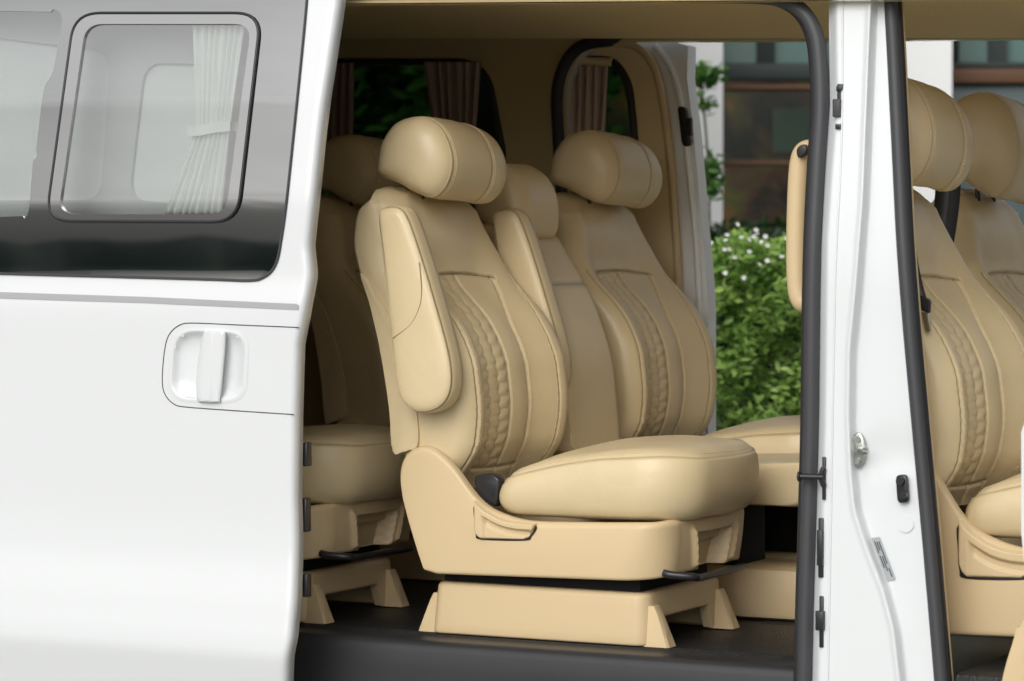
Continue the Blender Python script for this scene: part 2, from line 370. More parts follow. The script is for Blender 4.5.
# ---- pedestal box with four feet
yb0, yb1 = 0.235, 0.665
xb0, xb1 = P(430, 630, yb0)[0], P(647, 640, yb0)[0]
xt0, xt1 = P(434, 590, yb0)[0], P(646, 600, yb0)[0]
zt_r, zt_f = P(440, 582, yb0)[2], P(640, 594, yb0)[2]
lb = rrect(xb0, xb1, yb0, yb1, 0.035, 0.025); lt = rrect(xt0, xt1, yb0 + 0.004, yb1 - 0.004, 0.035, 0.025)
zb = np.full(len(lb), FZ + 0.004)
front = (lb[:, 0] > xb1 - 0.004); zb[front] += 0.055 * ss(0.03, 0.06, lb[front, 1] - yb0 - 0.03) * ss(0.03, 0.06, yb1 - 0.03 - lb[front, 1])
Bp = np.c_[lb, zb]; Tp = np.c_[lt, zt_r + (zt_f - zt_r) * (lt[:, 0] - xt0) / (xt1 - xt0)]
ped = shell('pedestal', Bp, Tp, M['plastic'], root, True, roll=0.012, cap=True, rows=6)
def foot(x, y, sx):
    # tapered gusset: wide flat tread, ridge up against the box
    h, l, wd = 0.088, 0.037, 0.046
    rows = []
    for t in np.linspace(0, 1, 6):
        zz = FZ + 0.003 + h * t; ln = l * (1 - t) ** 0.85 + 0.012; ww = wd * (1 - 0.35 * t)
        rows.append([(x - sx * 0.01, y - ww / 2, zz), (x + sx * ln * 0.9, y - ww / 2, zz), (x + sx * ln, y - ww / 2 + 0.006, zz), (x + sx * ln, y + ww / 2 - 0.006, zz), (x + sx * ln * 0.9, y + ww / 2, zz), (x - sx * 0.01, y + ww / 2, zz)])
    V, F = loft(rows)
    f = mesh('foot', V, F, M['plastic'], ped, sharp=30)
    return f
for (fx, fy, sx) in ((xb1 - 0.004, yb0 + 0.036, 1), (xb1 - 0.004, yb1 - 0.036, 1), (xb0 + 0.004, yb0 + 0.045, -1), (xb0 + 0.004, yb1 - 0.045, -1)): foot(fx, fy, sx)

# ---- dark slide frame between pedestal and shroud
box('slide_frame', (xb0 + 0.02, yb0 + 0.03, zt_r - 0.02), (xb1 - 0.03, yb1 - 0.03, zt_r + 0.06), M['matte'], root, 0.003)

# ---- shroud: moulded cover around the cushion pan
ys0, ys1 = 0.20, 0.70
hump = np.array([P(u, v, ys0) for u, v in crv([(401, 492), (399, 474), (402, 459), (410, 450), (421, 446), (432, 448.5), (443, 457), (455, 470), (465, 484), (475, 497), (486, 507), (500, 514), (518, 519.5), (540, 522), (600, 523), (625, 523), (640, 523)], 5)])
T1 = resample(hump, 80)
rb = P(424, 573, ys0); fb = P(612, 580.5, ys0)
B1 = np.stack([rb + (fb - rb) * t for t in np.linspace(0, 1, 80)]); 
B1[:, 2] = np.interp(B1[:, 0], [rb[0], rb[0] + 0.03, fb[0]], [rb[2] + 0.006, rb[2] - 0.001, fb[2]])
xtf = P(742, 514, 0.62)[0]; xbf = P(630, 581, ys0)[0] + 0.075; rt = xtf - T1[-1][0]; rbm = xbf - B1[-1][0]
Bc, Tc = [], []
for a in np.linspace(0, 90, 30)[1:]:
    s, c = math.sin(R(a)), 1 - math.cos(R(a))
    Bc.append((B1[-1][0] + rbm * s, ys0 + 0.085 * c, B1[-1][2] + 0.012 * c)); Tc.append((T1[-1][0] + rt * s, ys0 + 0.085 * c, T1[-1][2] + 0.006 * c))
Bn = np.vstack([B1, Bc]); Tn = np.vstack([T1, Tc])
# rear return, turned inwards
ret = []
for k, t in enumerate(np.linspace(0, 1, 5)[:-1]): ret.append((0.006 * (1 - t) ** 2 * 0 + 0.0, 0.05 * (1 - t)))
Bn = np.vstack([[(Bn[0][0] - 0.0 + 0.0, ys0 + d, Bn[0][2]) for _, d in ret], Bn]); Tn = np.vstack([[(Tn[0][0], ys0 + d, Tn[0][2]) for _, d in ret], Tn])
mir = lambda A: np.c_[A[:, 0], 2 * YC - A[:, 1], A[:, 2]][::-1]
mid = np.linspace(0, 1, 72)[1:-1]
Bm = np.stack([Bn[-1] * (1 - t) + mir(Bn)[0] * t for t in mid]); Tm = np.stack([Tn[-1] * (1 - t) + mir(Tn)[0] * t for t in mid])
Bm[:, 0] += 0.012 * np.sin(np.pi * mid); Tm[:, 0] += 0.012 * np.sin(np.pi * mid)
def shroud_dent(R_):
    O = R_.copy(); j0, j1 = len(Bn) - 6, len(Bn) + len(mid) + 6
    ti = np.linspace(-0.06, 1.06, R_.shape[0])[:, None]; y = R_[:, j0:j1, 1]
    t_ = (R_[:, j0:j1, 2] - Bm[35][2]) / (Tm[35][2] - Bm[35][2])
    yl, yr = 0.382 - 0.030 * t_, 0.528 + 0.030 * t_
    front = (np.arange(R_.shape[0]) < R_.shape[0] - 3)[:, None]
    m_ = ss(yl - 0.004, yl + 0.008, y) * ss(yr + 0.004, yr - 0.008, y) * ss(0.70, 0.62, t_) * ss(-0.05, 0.02, t_) * front
    O[:, j0:j1, 0] -= 0.045 * m_
    for yc_ in (yl - 0.024, yr + 0.024): O[:, j0:j1, 0] += 0.010 * np.exp(-((y - yc_) / 0.008) ** 2) * ss(0.86, 0.7, t_) * ss(0.02, 0.12, t_) * front
    return O
shroud = shell('seat_shroud', np.vstack([Bn, Bm, mir(Bn)]), np.vstack([Tn, Tm, mir(Tn)]), M['plastic'], root, False, roll=0.014, inner=0.06, rows=34, bulge=0.002, dent=shroud_dent)
# recessed handle window and ribs on the shroud front
yq = lambda u, v: P(u, v, 0.45)
def front_pt(y, t):                                              # point on the front face of the shroud
    k = len(Bn) + len(mid) // 2; b, tt = Bm[len(mid) // 2], Tm[len(mid) // 2]
    p = b * (1 - t) + tt * t; return np.array([p[0] + 0.002, y, p[2]])

# ---- recline lever in its pocket
def onside(pts): return np.array([P(u, v, ys0 - 0.001) for u, v in pts])
pk = [(474.4, 506), (474.6, 520), (476, 534), (481.5, 539.7), (525, 540.7), (532, 536.5), (536.5, 526), (517, 525), (500, 520), (486, 514)]
prism('lever_gap', onside(crv(pk, 4, True)), (0, -0.0016, 0), M['black'], shroud, 0)
rows = []
topv = lambda u: np.interp(u, [475, 480, 487, 494, 500, 508, 517, 526, 537], [499, 504, 510, 513.8, 516.8, 519.4, 521.2, 522, 522.6])
botv = lambda u: np.interp(u, [475, 477, 479, 482.5, 524, 529, 533, 536.5], [516, 531, 535.5, 538.5, 539.7, 537.5, 533, 523.6])
for u in np.linspace(475.3, 536.3, 60):
    t_, b_ = topv(u), botv(u); row = []; H = b_ - t_
    for q in np.linspace(0, 1, 36):
        v = t_ + H * q; k = H * q
        lip = ss(0, 2.5, k); scoop = ss(6.5, 9.5, k) * ss(483, 488, u) * ss(533.5, 531, u) * (1 - 0.45 * ss(13.0, 15.5, k))
        edge_ = ss(0, 1.2, H - k) * ss(475.0, 477.0, u) * ss(536.6, 534.5, u)
        p = P(u, v, ys0 - 0.001); p[1] -= 0.0135 * (0.15 + 0.85 * lip) * edge_ * (1 - 0.86 * scoop) + 0.0005; row.append(p)
    rows.append(row)
rows = np.array(rows); mesh('recline_lever', rows.reshape(-1, 3), grid_faces(*rows.shape[:2]), M['plastic'], shroud)

# ---- cushion
xr, xf = P(496, 500, 0.22)[0], P(753, 480, 0.60)[0]
yc0, yc1 = 0.215, 0.685
seam_px = [(498, 481), (530, 472), (556, 466), (599, 460), (653, 457.5), (690, 460), (714, 463)]
sp = np.array([P(u, v, yc0) for u, v in seam_px])
def zs_raw(x): return np.interp(x, np.r_[xr - 0.02, sp[:, 0], xf], np.r_[sp[0][2] - 0.012, sp[:, 2], sp[-1][2] - 0.002])
zsg = np.linspace(xr - 0.1, xf + 0.1, 300); zsv = np.convolve(np.pad(zs_raw(zsg), 20, mode='edge'), np.hanning(41) / np.hanning(41).sum(), 'valid')
def zs(x): return np.interp(x, zsg, zsv)
zbot = P(600, 521, yc0)[2]
def cring(scale, dz, inset, flat):
    """plan loop; front bows out"""
    L = rrect(xr, xf - 0.02, yc0, yc1, 0.10, 0.05, 14, 26)
    u = (L[:, 1] - YC) / (yc1 - yc0) * 2
    L[:, 0] += 0.035 * (1 - u * u) * ss(xr + 0.25, xf - 0.03, L[:, 0])
    cx_, cy_ = (xr + xf) / 2, YC
    hx, hy = (xf - xr) / 2, (yc1 - yc0) / 2
    L[:, 0] = cx_ + (L[:, 0] - cx_) * (1 - inset / hx) * scale; L[:, 1] = cy_ + (L[:, 1] - cy_) * (1 - inset / hy) * scale
    return L
rows, at = [], []
zfl = lambda x: np.full(len(x), zbot)
for t, ins in ((0, 0.035), (0.03, 0.02), (0.10, 0.008), (0.22, 0.001), (0.36, -0.004), (0.5, -0.006), (0.64, -0.006), (0.78, -0.004), (0.9, -0.001), (0.97, 0.003)):
    L = cring(1, 0, ins, 0); z = zbot + (zs(L[:, 0]) - 0.002 - zbot) * t
    L[:, 0] += 0.012 * t * ss(xr + 0.3, xf, L[:, 0])
    rows.append(np.c_[L, z]); at.append(0)
def top_row(ins, dz, sc=1.0, a=0.0):
    L = cring(sc, 0, ins, 0); L[:, 0] += 0.012 * ss(xr + 0.3, xf, L[:, 0])
    rows.append(np.c_[L, zs(L[:, 0]) + dz]); at.append(a)
top_row(0.0050, 0.0015, a=0.0); top_row(0.0082, -0.003, a=1.0); top_row(0.0115, 0.004, a=0.0); top_row(0.017, 0.009); top_row(0.026, 0.0165)
for sc in (0.86, 0.8, 0.72, 0.62, 0.5, 0.38, 0.25, 0.12, 0.04):
    top_row(0.03, 0.019 + 0.019 * (1 - ((sc) / 0.9) ** 2), sc)
rows = np.array(rows); V, F = loft(rows, True, True)
# soft irregular plumpness
nv = np.array(V); nv[:, 2] += 0.0015 * np.sin(nv[:, 0] * 31 + 1.3) * np.sin(nv[:, 1] * 27) 
cush = mesh('seat_cushion', nv, F, M['leather'], root, attr=np.r_[np.repeat(at, rows.shape[1]), 0, 0])
nc_ = rows.shape[1]; stitches('stitching', [nv[13 * nc_:14 * nc_] + (0, 0, 0.0008)], cush)

# ---- backrest
rear_px = [(398, 470), (396, 452), (393, 410), (384, 352), (373, 305), (361, 266), (354, 240), (354, 216), (362, 199), (376, 189)]
front_px = [(540, 478), (556, 455), (566, 438), (570, 410), (570, 392), (566, 356), (557, 332), (546, 313), (530, 295), (517, 281), (509, 268), (504, 253), (497, 228), (489, 206), (482, 190)]
rp = np.array([P(u, v, 0.235) for u, v in rear_px]); fp = np.array([P(u, v, 0.675) for u, v in front_px])
ztop = P(386, 185, 0.26)[2]; zlo = P(500, 486, 0.45)[2]
fz = np.argsort(fp[:, 2]); rz = np.argsort(rp[:, 2])
def smooth_interp(zq, z, x):
    g = np.linspace(z[0], z[-1], 200); v = np.interp(g, z, x); k = np.ones(13) / 13
    v = np.convolve(np.pad(v, 6, mode='edge'), k, 'valid'); return np.interp(zq, g, v)
xF = lambda z: smooth_interp(z, fp[fz, 2], fp[fz, 0]); xR = lambda z: smooth_interp(z, rp[rz, 2], rp[rz, 0])
pl = lambda pts: np.array([(p[1] - YC, p[2]) for p in pts])
zH = P(457, 274, 0.42)[2]                                          # upper cross seam
NF, NS, NB = 260, 16, 24
sF = np.sin(np.linspace(-np.pi / 2, np.pi / 2, NF)) * 0.35 + np.linspace(-1, 1, NF) * 0.65
zrows = np.r_[np.linspace(zlo, ztop - 0.055, 260)]
arcs = np.linspace(0, 1, 26)[1:]
lines_y = lambda s, z: s
rows, atr = [], []
allz = list(zrows) + [None] * len(arcs)
for i, z in enumerate(allz):
    if z is None:
        a = arcs[i - len(zrows)] * R(88); z = ztop - 0.055 + 0.058 * math.sin(a); sh = 1 - math.cos(a)
    else: sh = 0.0
    wd = 0.232 - 0.012 * ss(zlo + 0.25, zlo - 0.02, z) - 0.012 * ss(zH, ztop - 0.08, z) - 0.060 * sh - 0.012 * ss(ztop - 0.16, ztop - 0.06, z)
    f, r = float(xF(min(z, ztop - 0.03))), float(xR(min(z, ztop - 0.03)))
    r -= 0.026 * ss(zlo + 0.25, zlo + 0.40, z); f -= 0.058 * sh; r += 0.02 * sh
    if f - r < 0.02: f = r + 0.02
    y = sF * wd
    bol = ss(zlo - 0.05, zlo + 0.1, z) * ss(zH + 0.10, zH - 0.05, z)
    rec = (0.008 + 0.026 * bol) * (1 - np.where(sF < 0, ss(0.47, 0.86, -sF), ss(0.24 + 0.2 * (1 - bol), 0.80, sF)))
    rc = 0.055 * (1 - 0.6 * sh); k = np.clip((np.abs(sF) - 0.74) / 0.26, 0, 1); rnd_ = rc * (1 - np.sqrt(np.maximum(0, 1 - k ** 2)))
    x = f - rec - rnd_ - 0.010 * np.abs(sF) ** 2 * (1 - bol)
    sm = np.zeros(NF); zz = np.full(NF, z)
    low = zz < zH + 0.004 - 0.02 * (sF + 0.1) ** 2
    def groove(d, depth, sig, dark):
        global x_, sm_
        gq = np.exp(-(d / sig) ** 2); x_ = x_ - depth * gq + 0.0005 * np.sin(2 * np.pi * (zz + 0.3 * y) / 0.021) * np.exp(-(d / 0.011) ** 2); sm_ = np.maximum(sm_, dark * np.exp(-(d / (sig * 0.45)) ** 2))
    x_, sm_ = x, sm
    hz = zH - 0.022 * (sF + 0.1) ** 2
    bl = 0.62 - 0.06 * ss(zlo + 0.2, zH, z); br = 0.29 + 0.24 * ss(zH - 0.13, zH, z)
    inband = (sF > -bl - 0.05) & (sF < br + 0.05)
    groove(np.where(inband, np.abs(zz - hz), 9), 0.008, 0.0038, 1.0)                    # cross seam
    lowf = ss(-0.004, 0.004, hz - zz)
    groove(np.where(zz < hz, np.abs(sF + bl) * wd, 9), 0.008, 0.0040, 1.0)              # near bolster seam
    groove(np.where(zz < hz, np.abs(sF - br) * wd, 9), 0.008, 0.0040, 1.0)              # far bolster seam
    groove(np.where(zz < hz, np.abs(sF + 0.05) * wd, 9), 0.006, 0.0034, 0.9)             # quilt edge
    groove(np.abs(sF - 0.68 - 0.1 * ss(zH - 0.12, zH, z)) * wd + 0.3 * ss(zH, zH + 0.03, z), 0.004, 0.0028, 0.9)      # outer piping
    groove(np.abs(sF + 0.86) * wd + 0.3 * ss(zH, zH + 0.03, z), 0.004, 0.0028, 0.9)
    zbs = zlo + 0.045 + 0.02 * (sF + 0.1) ** 2
    groove(np.where(inband, np.abs(zz - zbs), 9), 0.006, 0.0045, 0.6)
    # quilted band of staggered puffs
    q0, q1 = -bl + 0.02, -0.07; u = (sF - q0) / (q1 - q0) * 3; per = 0.029
    qm = (u > 0) & (u < 3) & (zz < hz - 0.006) & (zz > zbs + 0.004)
    wob = 0.09 * np.sin(2 * np.pi * (zz / per)); ci = np.floor(np.clip(u + wob, 0, 2.999)); uf = np.clip(u + wob, 0, 2.999) - ci
    ph = zz / per + 0.5 * (ci % 2); puff = np.sqrt(np.abs(np.sin(np.pi * uf))) * (0.52 + 0.48 * np.sqrt(np.abs(np.sin(np.pi * ph))))
    x_ = np.where(qm, x_ + 0.0064 * (puff - 0.78), x_)
    sm_ = np.where(qm, np.maximum(sm_, 0.5 * (1 - puff) ** 3), sm_)
    # crown of the smooth centre strip
    um = (sF + 0.05) / (br + 0.05); x_ = x_ + np.where((um > 0) & (um < 1) & (zz < hz), 0.004 * np.sin(np.pi * np.clip(um, 0, 1)) * lowf, 0)
    x_ = x_ + 0.075 * y * ss(ztop - 0.05, zH, z)
    front_pts = np.c_[x_, y + YC, zz]
    fe, fs = front_pts[-1], front_pts[0]
    side = np.linspace(0, 1, NS + 2)[1:-1]
    far_side = np.array([(fe[0] + (r + 0.03 - fe[0]) * t, fe[1] + 0.006 * math.sin(np.pi * t), z) for t in side])
    near_side = np.array([(r + 0.03 + (fs[0] - r - 0.03) * t, fs[1] - 0.006 * math.sin(np.pi * t), z) for t in side])
    tb = np.linspace(1, -1, NB); back = np.array([(r + 0.03 * (1 - math.sqrt(max(0, 1 - t * t))), YC + wd * (t if abs(t) < 1 else np.sign(t)), z) for t in np.sign(tb) * np.abs(tb) ** 0.7])
    ring = np.vstack([front_pts, far_side, back, near_side])
    if sh > 0:
        lo_, hi_ = ring[:, :2].min(0), ring[:, :2].max(0); mc, hf = (lo_ + hi_) / 2, (hi_ - lo_) / 2; q = (ring[:, :2] - mc) / hf
        e = q * np.sqrt(np.maximum(0, 1 - q[:, ::-1] ** 2 / 2)); ring[:, :2] = mc + hf * (q * (1 - sh ** 0.4) + e * sh ** 0.4); ring[:, 2] -= 0.014 * sh * np.clip(np.abs(q[:, 0]) ** 4 + np.abs(q[:, 1]) ** 4, 0, 1.6)
    rows.append(ring); atr.append(np.r_[sm_, np.zeros(2 * NS + NB)])
rows = np.array(rows); V, F = loft(rows, True, True)
back = mesh('backrest', V, F, M['leather'], root, attr=np.r_[np.concatenate(atr), 0, 0])
def on_back(sfun, z0_, z1_, off=0.0010):
    out_ = []
    for i, z in enumerate(zrows):
        if z0_ < z < z1_: q = rows[i][int(np.argmin(np.abs(sF - sfun(z))))]; out_.append(q + (off, 0, 0))
    return out_
blz = lambda z: 0.62 - 0.06 * float(ss(zlo + 0.2, zH, z)); brz = lambda z: 0.29 + 0.24 * float(ss(zH - 0.13, zH, z))
stitches('stitching', [on_back(lambda z: -blz(z) - 0.035, zlo + 0.06, zH - 0.01), on_back(lambda z: brz(z) + 0.03, zlo + 0.06, zH - 0.01), on_back(lambda z: 0.65 + 0.1 * float(ss(zH - 0.12, zH, z)), zlo + 0.06, zH - 0.02), on_back(lambda z: -0.83, zlo + 0.1, zH - 0.02)], back)

# hard shell strip on the rear flank
shl = crv([(364, 274), (368, 287), (374, 306), (384, 350), (393, 408), (396.5, 452), (409, 450.5), (421, 446), (420.5, 412), (412, 370), (398, 325), (382, 297), (371, 278)], 4, True)
prism('back_shell', np.array([P(u - 4, v, 0.210) for u, v in shl]), (0, 0.476, 0), M['leather'], root, 0.010, 4, 60)
# ---- armrests folded up beside the backrest
def armrest(y0, y1, near=True):
    o = crv([(378, 222), (379.5, 210), (387, 206), (400, 206.5), (410, 218), (424, 258), (438, 305), (449, 345), (453.5, 372), (452, 392), (444, 406), (430, 413), (416, 412.5), (404, 405), (397, 391), (392, 355), (386, 300), (381, 252)], 6, True)
    if not near: pass
    pts = np.array([P(u, v, 0.15) for u, v in o]); n = len(pts)
    A0, A1 = P(393, 228, 0.15), P(424, 384, 0.15); ax = A1 - A0; L2 = ax.dot(ax)
    axp = A0 + ax * np.clip((pts - A0) @ ax / L2, 0, 1)[:, None]
    for _ in range(6): axp = (np.roll(axp, 1, 0) + axp + np.roll(axp, -1, 0)) / 3
    dv = axp - pts; dl_ = np.linalg.norm(dv, axis=1)[:, None]; nor = dv / dl_
    rows, a = [], []
    prof = [('f', 0.97, -0.0005), ('f', 0.8, -0.0003), ('f', 0.6, 0.0), ('f', 0.42, 0.0006), ('f', 0.30, 0.0016), ('m', 0.0125, 0.0035), ('m', 0.009, 0.0055), ('m', 0.0062, 0.008), ('m', 0.0045, 0.0105), ('m', 0.0055, 0.0125), ('m', 0.003, 0.015), ('m', 0.001, 0.021), ('m', 0, 0.03), ('m', 0, 0.045), ('m', 0.0005, 0.055), ('m', 0.003, 0.058), ('m', 0.002, 0.061), ('m', 0.004, 0.066), ('m', 0.008, 0.072), ('f', 0.4, 0.076), ('f', 0.97, 0.0765)]
    dk = [0] * 8 + [0.3, 0.9, 0.2, 0, 0, 0, 0.1, 0.8, 0.1, 0, 0, 0, 0]
    for (md, ins, dy), d in zip(prof, dk):
        q = pts + (nor * ins if md == 'm' else dv * ins); q[:, 1] = y0 + dy * (y1 - y0) / 0.076; rows.append(q); a.append(d)
    rows = np.array(rows); V, F = loft(rows, True, True)
    arm = mesh('armrest', V, F, M['leather'], root, attr=np.r_[np.repeat(a, n), 0, 0])
    stitches('stitching', [np.vstack([rows[7], rows[7][:1]]) + (0, -0.0006, 0)], arm, 0.008, 0.005, 0.0007); return arm
arm_near = armrest(0.137, 0.213); arm_far = armrest(0.688, 0.764, False)
# curved seam across the near armrest face
sl = np.array([P(u, v, 0.1372) for u, v in crv([(419, 262), (421.5, 290), (419, 308), (410, 325), (393, 338)], 6)])
tube('seam', sl, 0.0011, simple('seam_thread', (0.30, 0.21, 0.11), 0.7), arm_near, 6)
sl2 = np.array([P(u, v, 0.1372) for u, v in crv([(381, 209), (392, 213), (402, 224), (411, 247), (418, 262)], 6)])

# ---- headrest: a fat D-section roll
hr = crv([(385, 176), (384, 163), (388, 143), (400, 125), (416, 117.5), (431, 117.5), (447, 128), (457, 148), (459, 168), (453, 187), (440, 199), (424, 195), (404, 184)], 6, True)
hp = np.array([P(u, v, 0.335) for u, v in hr]); hc = hp.mean(0)
rows, a = [], []
vs = np.r_[-np.cos(np.linspace(0, np.pi, 130))]
for v in vs:
    sc = (1 - abs(v) ** 6.0) ** (1 / 2.8) if abs(v) < 1 else 0.0
    for g0, dp, sg in ((-0.72, 0.040, 0.016), (0.30, 0.030, 0.014)): sc -= dp * math.exp(-((v - g0) / sg) ** 2)
    sc *= 1 - 0.028 * ss(-0.75, -0.69, v) + 0.014 * ss(0.27, 0.33, v)
    sc = max(sc, 0.02); sc *= 1.02 - 0.035 * v - 0.03 * max(0, v) ** 2
    q = hc + (hp - hc) * sc; q[:, 1] = YC - 0.002 + 0.166 * v
    q[:, 2] -= 0.004 * abs(v) + 0.010 * v + 0.003; q[:, 0] += 0.010 * v; rows.append(q)
    a.append(max(0.7 * math.exp(-((v + 0.72) / 0.009) ** 2), 0.6 * math.exp(-((v - 0.30) / 0.007) ** 2)))
rows = np.array(rows); V, F = loft(rows, True, True)
head = mesh('headrest', V, F, M['leather'], root, attr=np.r_[np.repeat(a, len(hp)), 0, 0])
def hring(v0):
    q = rows[int(np.argmin(np.abs(vs - v0)))]; c_ = q.mean(0); return np.vstack([q, q[:1]]) + (np.vstack([q, q[:1]]) - c_) * 0.006
stitches('stitching', [hring(-0.775), hring(-0.655), hring(0.36)], head)
# dark throat under the headrest
for dy in (-0.06, 0.06): tube('headrest_post', [(hc[0] - 0.035, YC + dy, hc[2] - 0.02), (hc[0] - 0.03, YC + dy, ztop - 0.03)], 0.006, M['black'], root)

# ---- belt buckle, adjuster bar
bk = crv([(474.5, 484), (475, 477), (482, 474), (492, 474.5), (499, 480), (497.5, 492), (496, 506), (488, 503), (480, 494)], 4, True)
prism('belt_buckle', np.array([P(u, v, 0.232) for u, v in bk]), (0, 0.03, 0), M['black'], root, 0.006)
bar = [P(664, 573, 0.24), P(672, 575, 0.24), P(694, 577, 0.26), P(700, 577.5, 0.30)] 
e = P(743, 566.5, 0.60); bar += [bar[-1] * 0.66 + e * 0.34, e]
tube('adjuster_bar', crv(bar, 6), 0.0085, M['black'], root, 10)
KEYSEAT = root

def copy_seat(dx, dy, skip=(), name=None, label='', hz=1.0, lift=0.0):
    r = root.copy(); COL.objects.link(r); r.location = Vector(SO + np.array([dx, dy, 0]))
    r['label'] = label
    if name: r.name = name
    n = 0
    for ch in list(root.children):
        base = ch.name.split('.')[0]
        if base == 'armrest':
            side = 'near' if ch is arm_near else 'far'
            if side in skip: continue
        if base in skip: continue
        c = ch.copy(); COL.objects.link(c); c.parent = r
        if base == 'headrest' and hz != 1.0:
            c.scale = (1.04, 1.0, hz); zc = hc[2] - SO[2]; c.location = (-(hc[0] - SO[0]) * 0.04 , 0, zc * (1 - hz) + lift)
        if base == 'backrest' and hz != 1.0: c.scale = (1.0, 1.10, 1.0)
        if base == 'seat_cushion' and hz != 1.0: c.location = (-0.055, 0, 0)
        if base == 'seat_shroud' and hz != 1.0: c.scale = (1.10, 1.0, 1.45); c.location = (0, 0, 0.29 * (1 - 1.45))
        for g in ch.children:
            d = g.copy(); COL.objects.link(d); d.parent = c
    return r
root['label'] = 'second-row captain seat nearest the open doorway, with its padded armrest folded up'
fs_ = copy_seat(-0.015, 0.92, ('near', 'far', 'seat_shroud', 'adjuster_bar', 'slide_frame'), None, 'far second-row seat standing beside the open far doorway, no armrest raised')
fo = np.array([-0.015, 0.92, 0]); box('slide_frame', np.array([xb0 + 0.02, yb0 + 0.05, zt_r - 0.02]) + fo, np.array([xb1 - 0.02, yb1 - 0.03, zbot + 0.02]) + fo, M['matte'], fs_, 0.003)
copy_seat(-0.87, 0.02, ('near', 'far'), None, 'third-row seat at lower left, only cushion and moulded base showing past the door edge')
copy_seat(-0.72, 0.92, ('near', 'far'), None, 'shaded third-row seat behind the nearest captain seat, below the curtained window')
copy_seat(1.13, 0.0, ('near', 'far', 'pedestal', 'adjuster_bar', 'belt_buckle'), None, 'front seat right of the white pillar, closest to the camera', 1.22, 0.042)
copy_seat(1.025, 0.92, ('near', 'far', 'pedestal', 'adjuster_bar', 'belt_buckle'), None, 'far front seat at the right edge, partly hidden by the nearer front seat', 1.36, 0.040)

# ---- narrow centre seat of the second row
cs = empty('centre_seat', (-0.05, 0.895, FZ), 'narrow plain centre seat wedged between the two second-row seats', 'car seat', 'beige leather seats inside the van')
cy0, cy1 = 0.76, 1.03
def slab(name, prof, y0, y1, mat, parent, rad=0.03, grooves=()):
    """side profile (world x,z loop) lofted across y with soft edges"""
    p = np.asarray(prof, float); c = p.mean(0); rows, a = [], []
    for v in -np.cos(np.linspace(0, np.pi, 40)):
        d = (1 - abs(v)) * (y1 - y0) / 2; ins = 0
        if d < rad: ins = rad * (1 - math.sqrt(max(0, 1 - (1 - d / rad) ** 2)))
        q = p + (c - p) / (np.linalg.norm(c - p, axis=1)[:, None]) * ins
        rows.append(np.c_[q[:, 0], np.full(len(q), (y0 + y1) / 2 + v * (y1 - y0) / 2), q[:, 1]]); a.append(0)
    rows = np.array(rows); V, F = loft(rows)
    s = np.zeros(len(V)); V = np.array(V)
    for zg in grooves:
        d = V[:, 2] - zg; V[:, 0] -= 0.006 * np.exp(-(d / 0.006) ** 2); s = np.maximum(s, 0.8 * np.exp(-(d / 0.003) ** 2))
    return mesh(name, V, F, mat, parent, attr=s)
def pxz(pts, y): return np.array([(p[0], p[2]) for p in (P(u, v, y) for u, v in pts)])
fr = crv(pxz([(619, 448), (617, 420), (612, 362), (600, 318), (585, 285), (570, 260), (557, 238), (546, 224)], cy1 - 0.02), 12)
bkp = fr[::-1] + np.array([-0.13, 0.0]); prof = np.vstack([fr, bkp])
slab('backrest', np.vstack([resample(fr, 90), resample(bkp, 30)]), cy0, cy1, M['leather'], cs, 0.03, (P(590, 284, 0.95)[2],))
hd = crv(pxz([(524, 236), (536, 240), (554, 238), (560, 224), (559, 199), (549, 177), (530, 165), (512, 168), (504, 190), (508, 216)], cy1 - 0.05), 6, True)
slab('headrest', hd, cy0 + 0.02, cy1 - 0.02, M['leather'], cs, 0.05)
z0 = FZ + 0.30
cu = fillet([(fr[0][0] - 0.08, z0 - 0.03), (fr[0][0] + 0.60, z0 - 0.03), (fr[0][0] + 0.63, z0 + 0.08), (fr[0][0] - 0.08, z0 + 0.05)], 0.045, 6)
slab('seat_cushion', np.vstack([resample(np.vstack([cu, cu[:1]]), 160)[:-1]]), cy0, cy1 + 0.1, M['leather'], cs, 0.035)
box('pedestal', (fr[0][0] - 0.06, cy0 + 0.03, FZ + 0.003), (fr[0][0] + 0.62, cy1 - 0.03, FZ + 0.125), M['plastic'], cs, 0.02)
box('slide_frame', (fr[0][0] - 0.04, cy0 + 0.05, FZ + 0.12), (fr[0][0] + 0.40, cy1 - 0.05, z0 - 0.01), M['matte'], cs, 0.004)

# ================================================================== VAN
van = empty('passenger_van', (0.0, 0.9, 0.0), 'white passenger van with its sliding doors open on both sides', 'van')
# ---- floor and sill
sl_edge = [PZ(300, 638, FZ), PZ(560, 652, FZ), PZ(796, 665, FZ)]
ysill = float(np.mean([p[1] for p in sl_edge]))
XL, XR = -2.6, 2.6
XS0, XS1 = P(296, 650, ysill)[0] - 0.25, P(800, 666, ysill)[0] + 0.03
box('floor', (XL, ysill + 0.03, FZ - 0.06), (XR, 1.70, FZ), M['mat'], van, 0.0)
# fine tread ribs on the mat, between the seats and along the door
def ribs(x0, x1, y0, y1, pitch, along_x=True):
    V, F = [], []
    k = 0
    for y in np.arange(y0, y1, pitch):
        b = len(V); h = 0.0025
        V += [(x0, y, FZ + 0.0005), (x1, y, FZ + 0.0005), (x1, y + pitch * 0.25, FZ + h), (x0, y + pitch * 0.25, FZ + h), (x1, y + pitch * 0.5, FZ + 0.0005), (x0, y + pitch * 0.5, FZ + 0.0005)]
        F += [(b, b + 1, b + 2, b + 3), (b + 3, b + 2, b + 4, b + 5)]
    mesh('mat_tread', V, F, M['mat'], van, smooth=False)
ribs(XS0, XS1, ysill + 0.04, ysill + 0.16, 0.012); ribs(0.3, 1.2, 0.75, 1.65, 0.03)
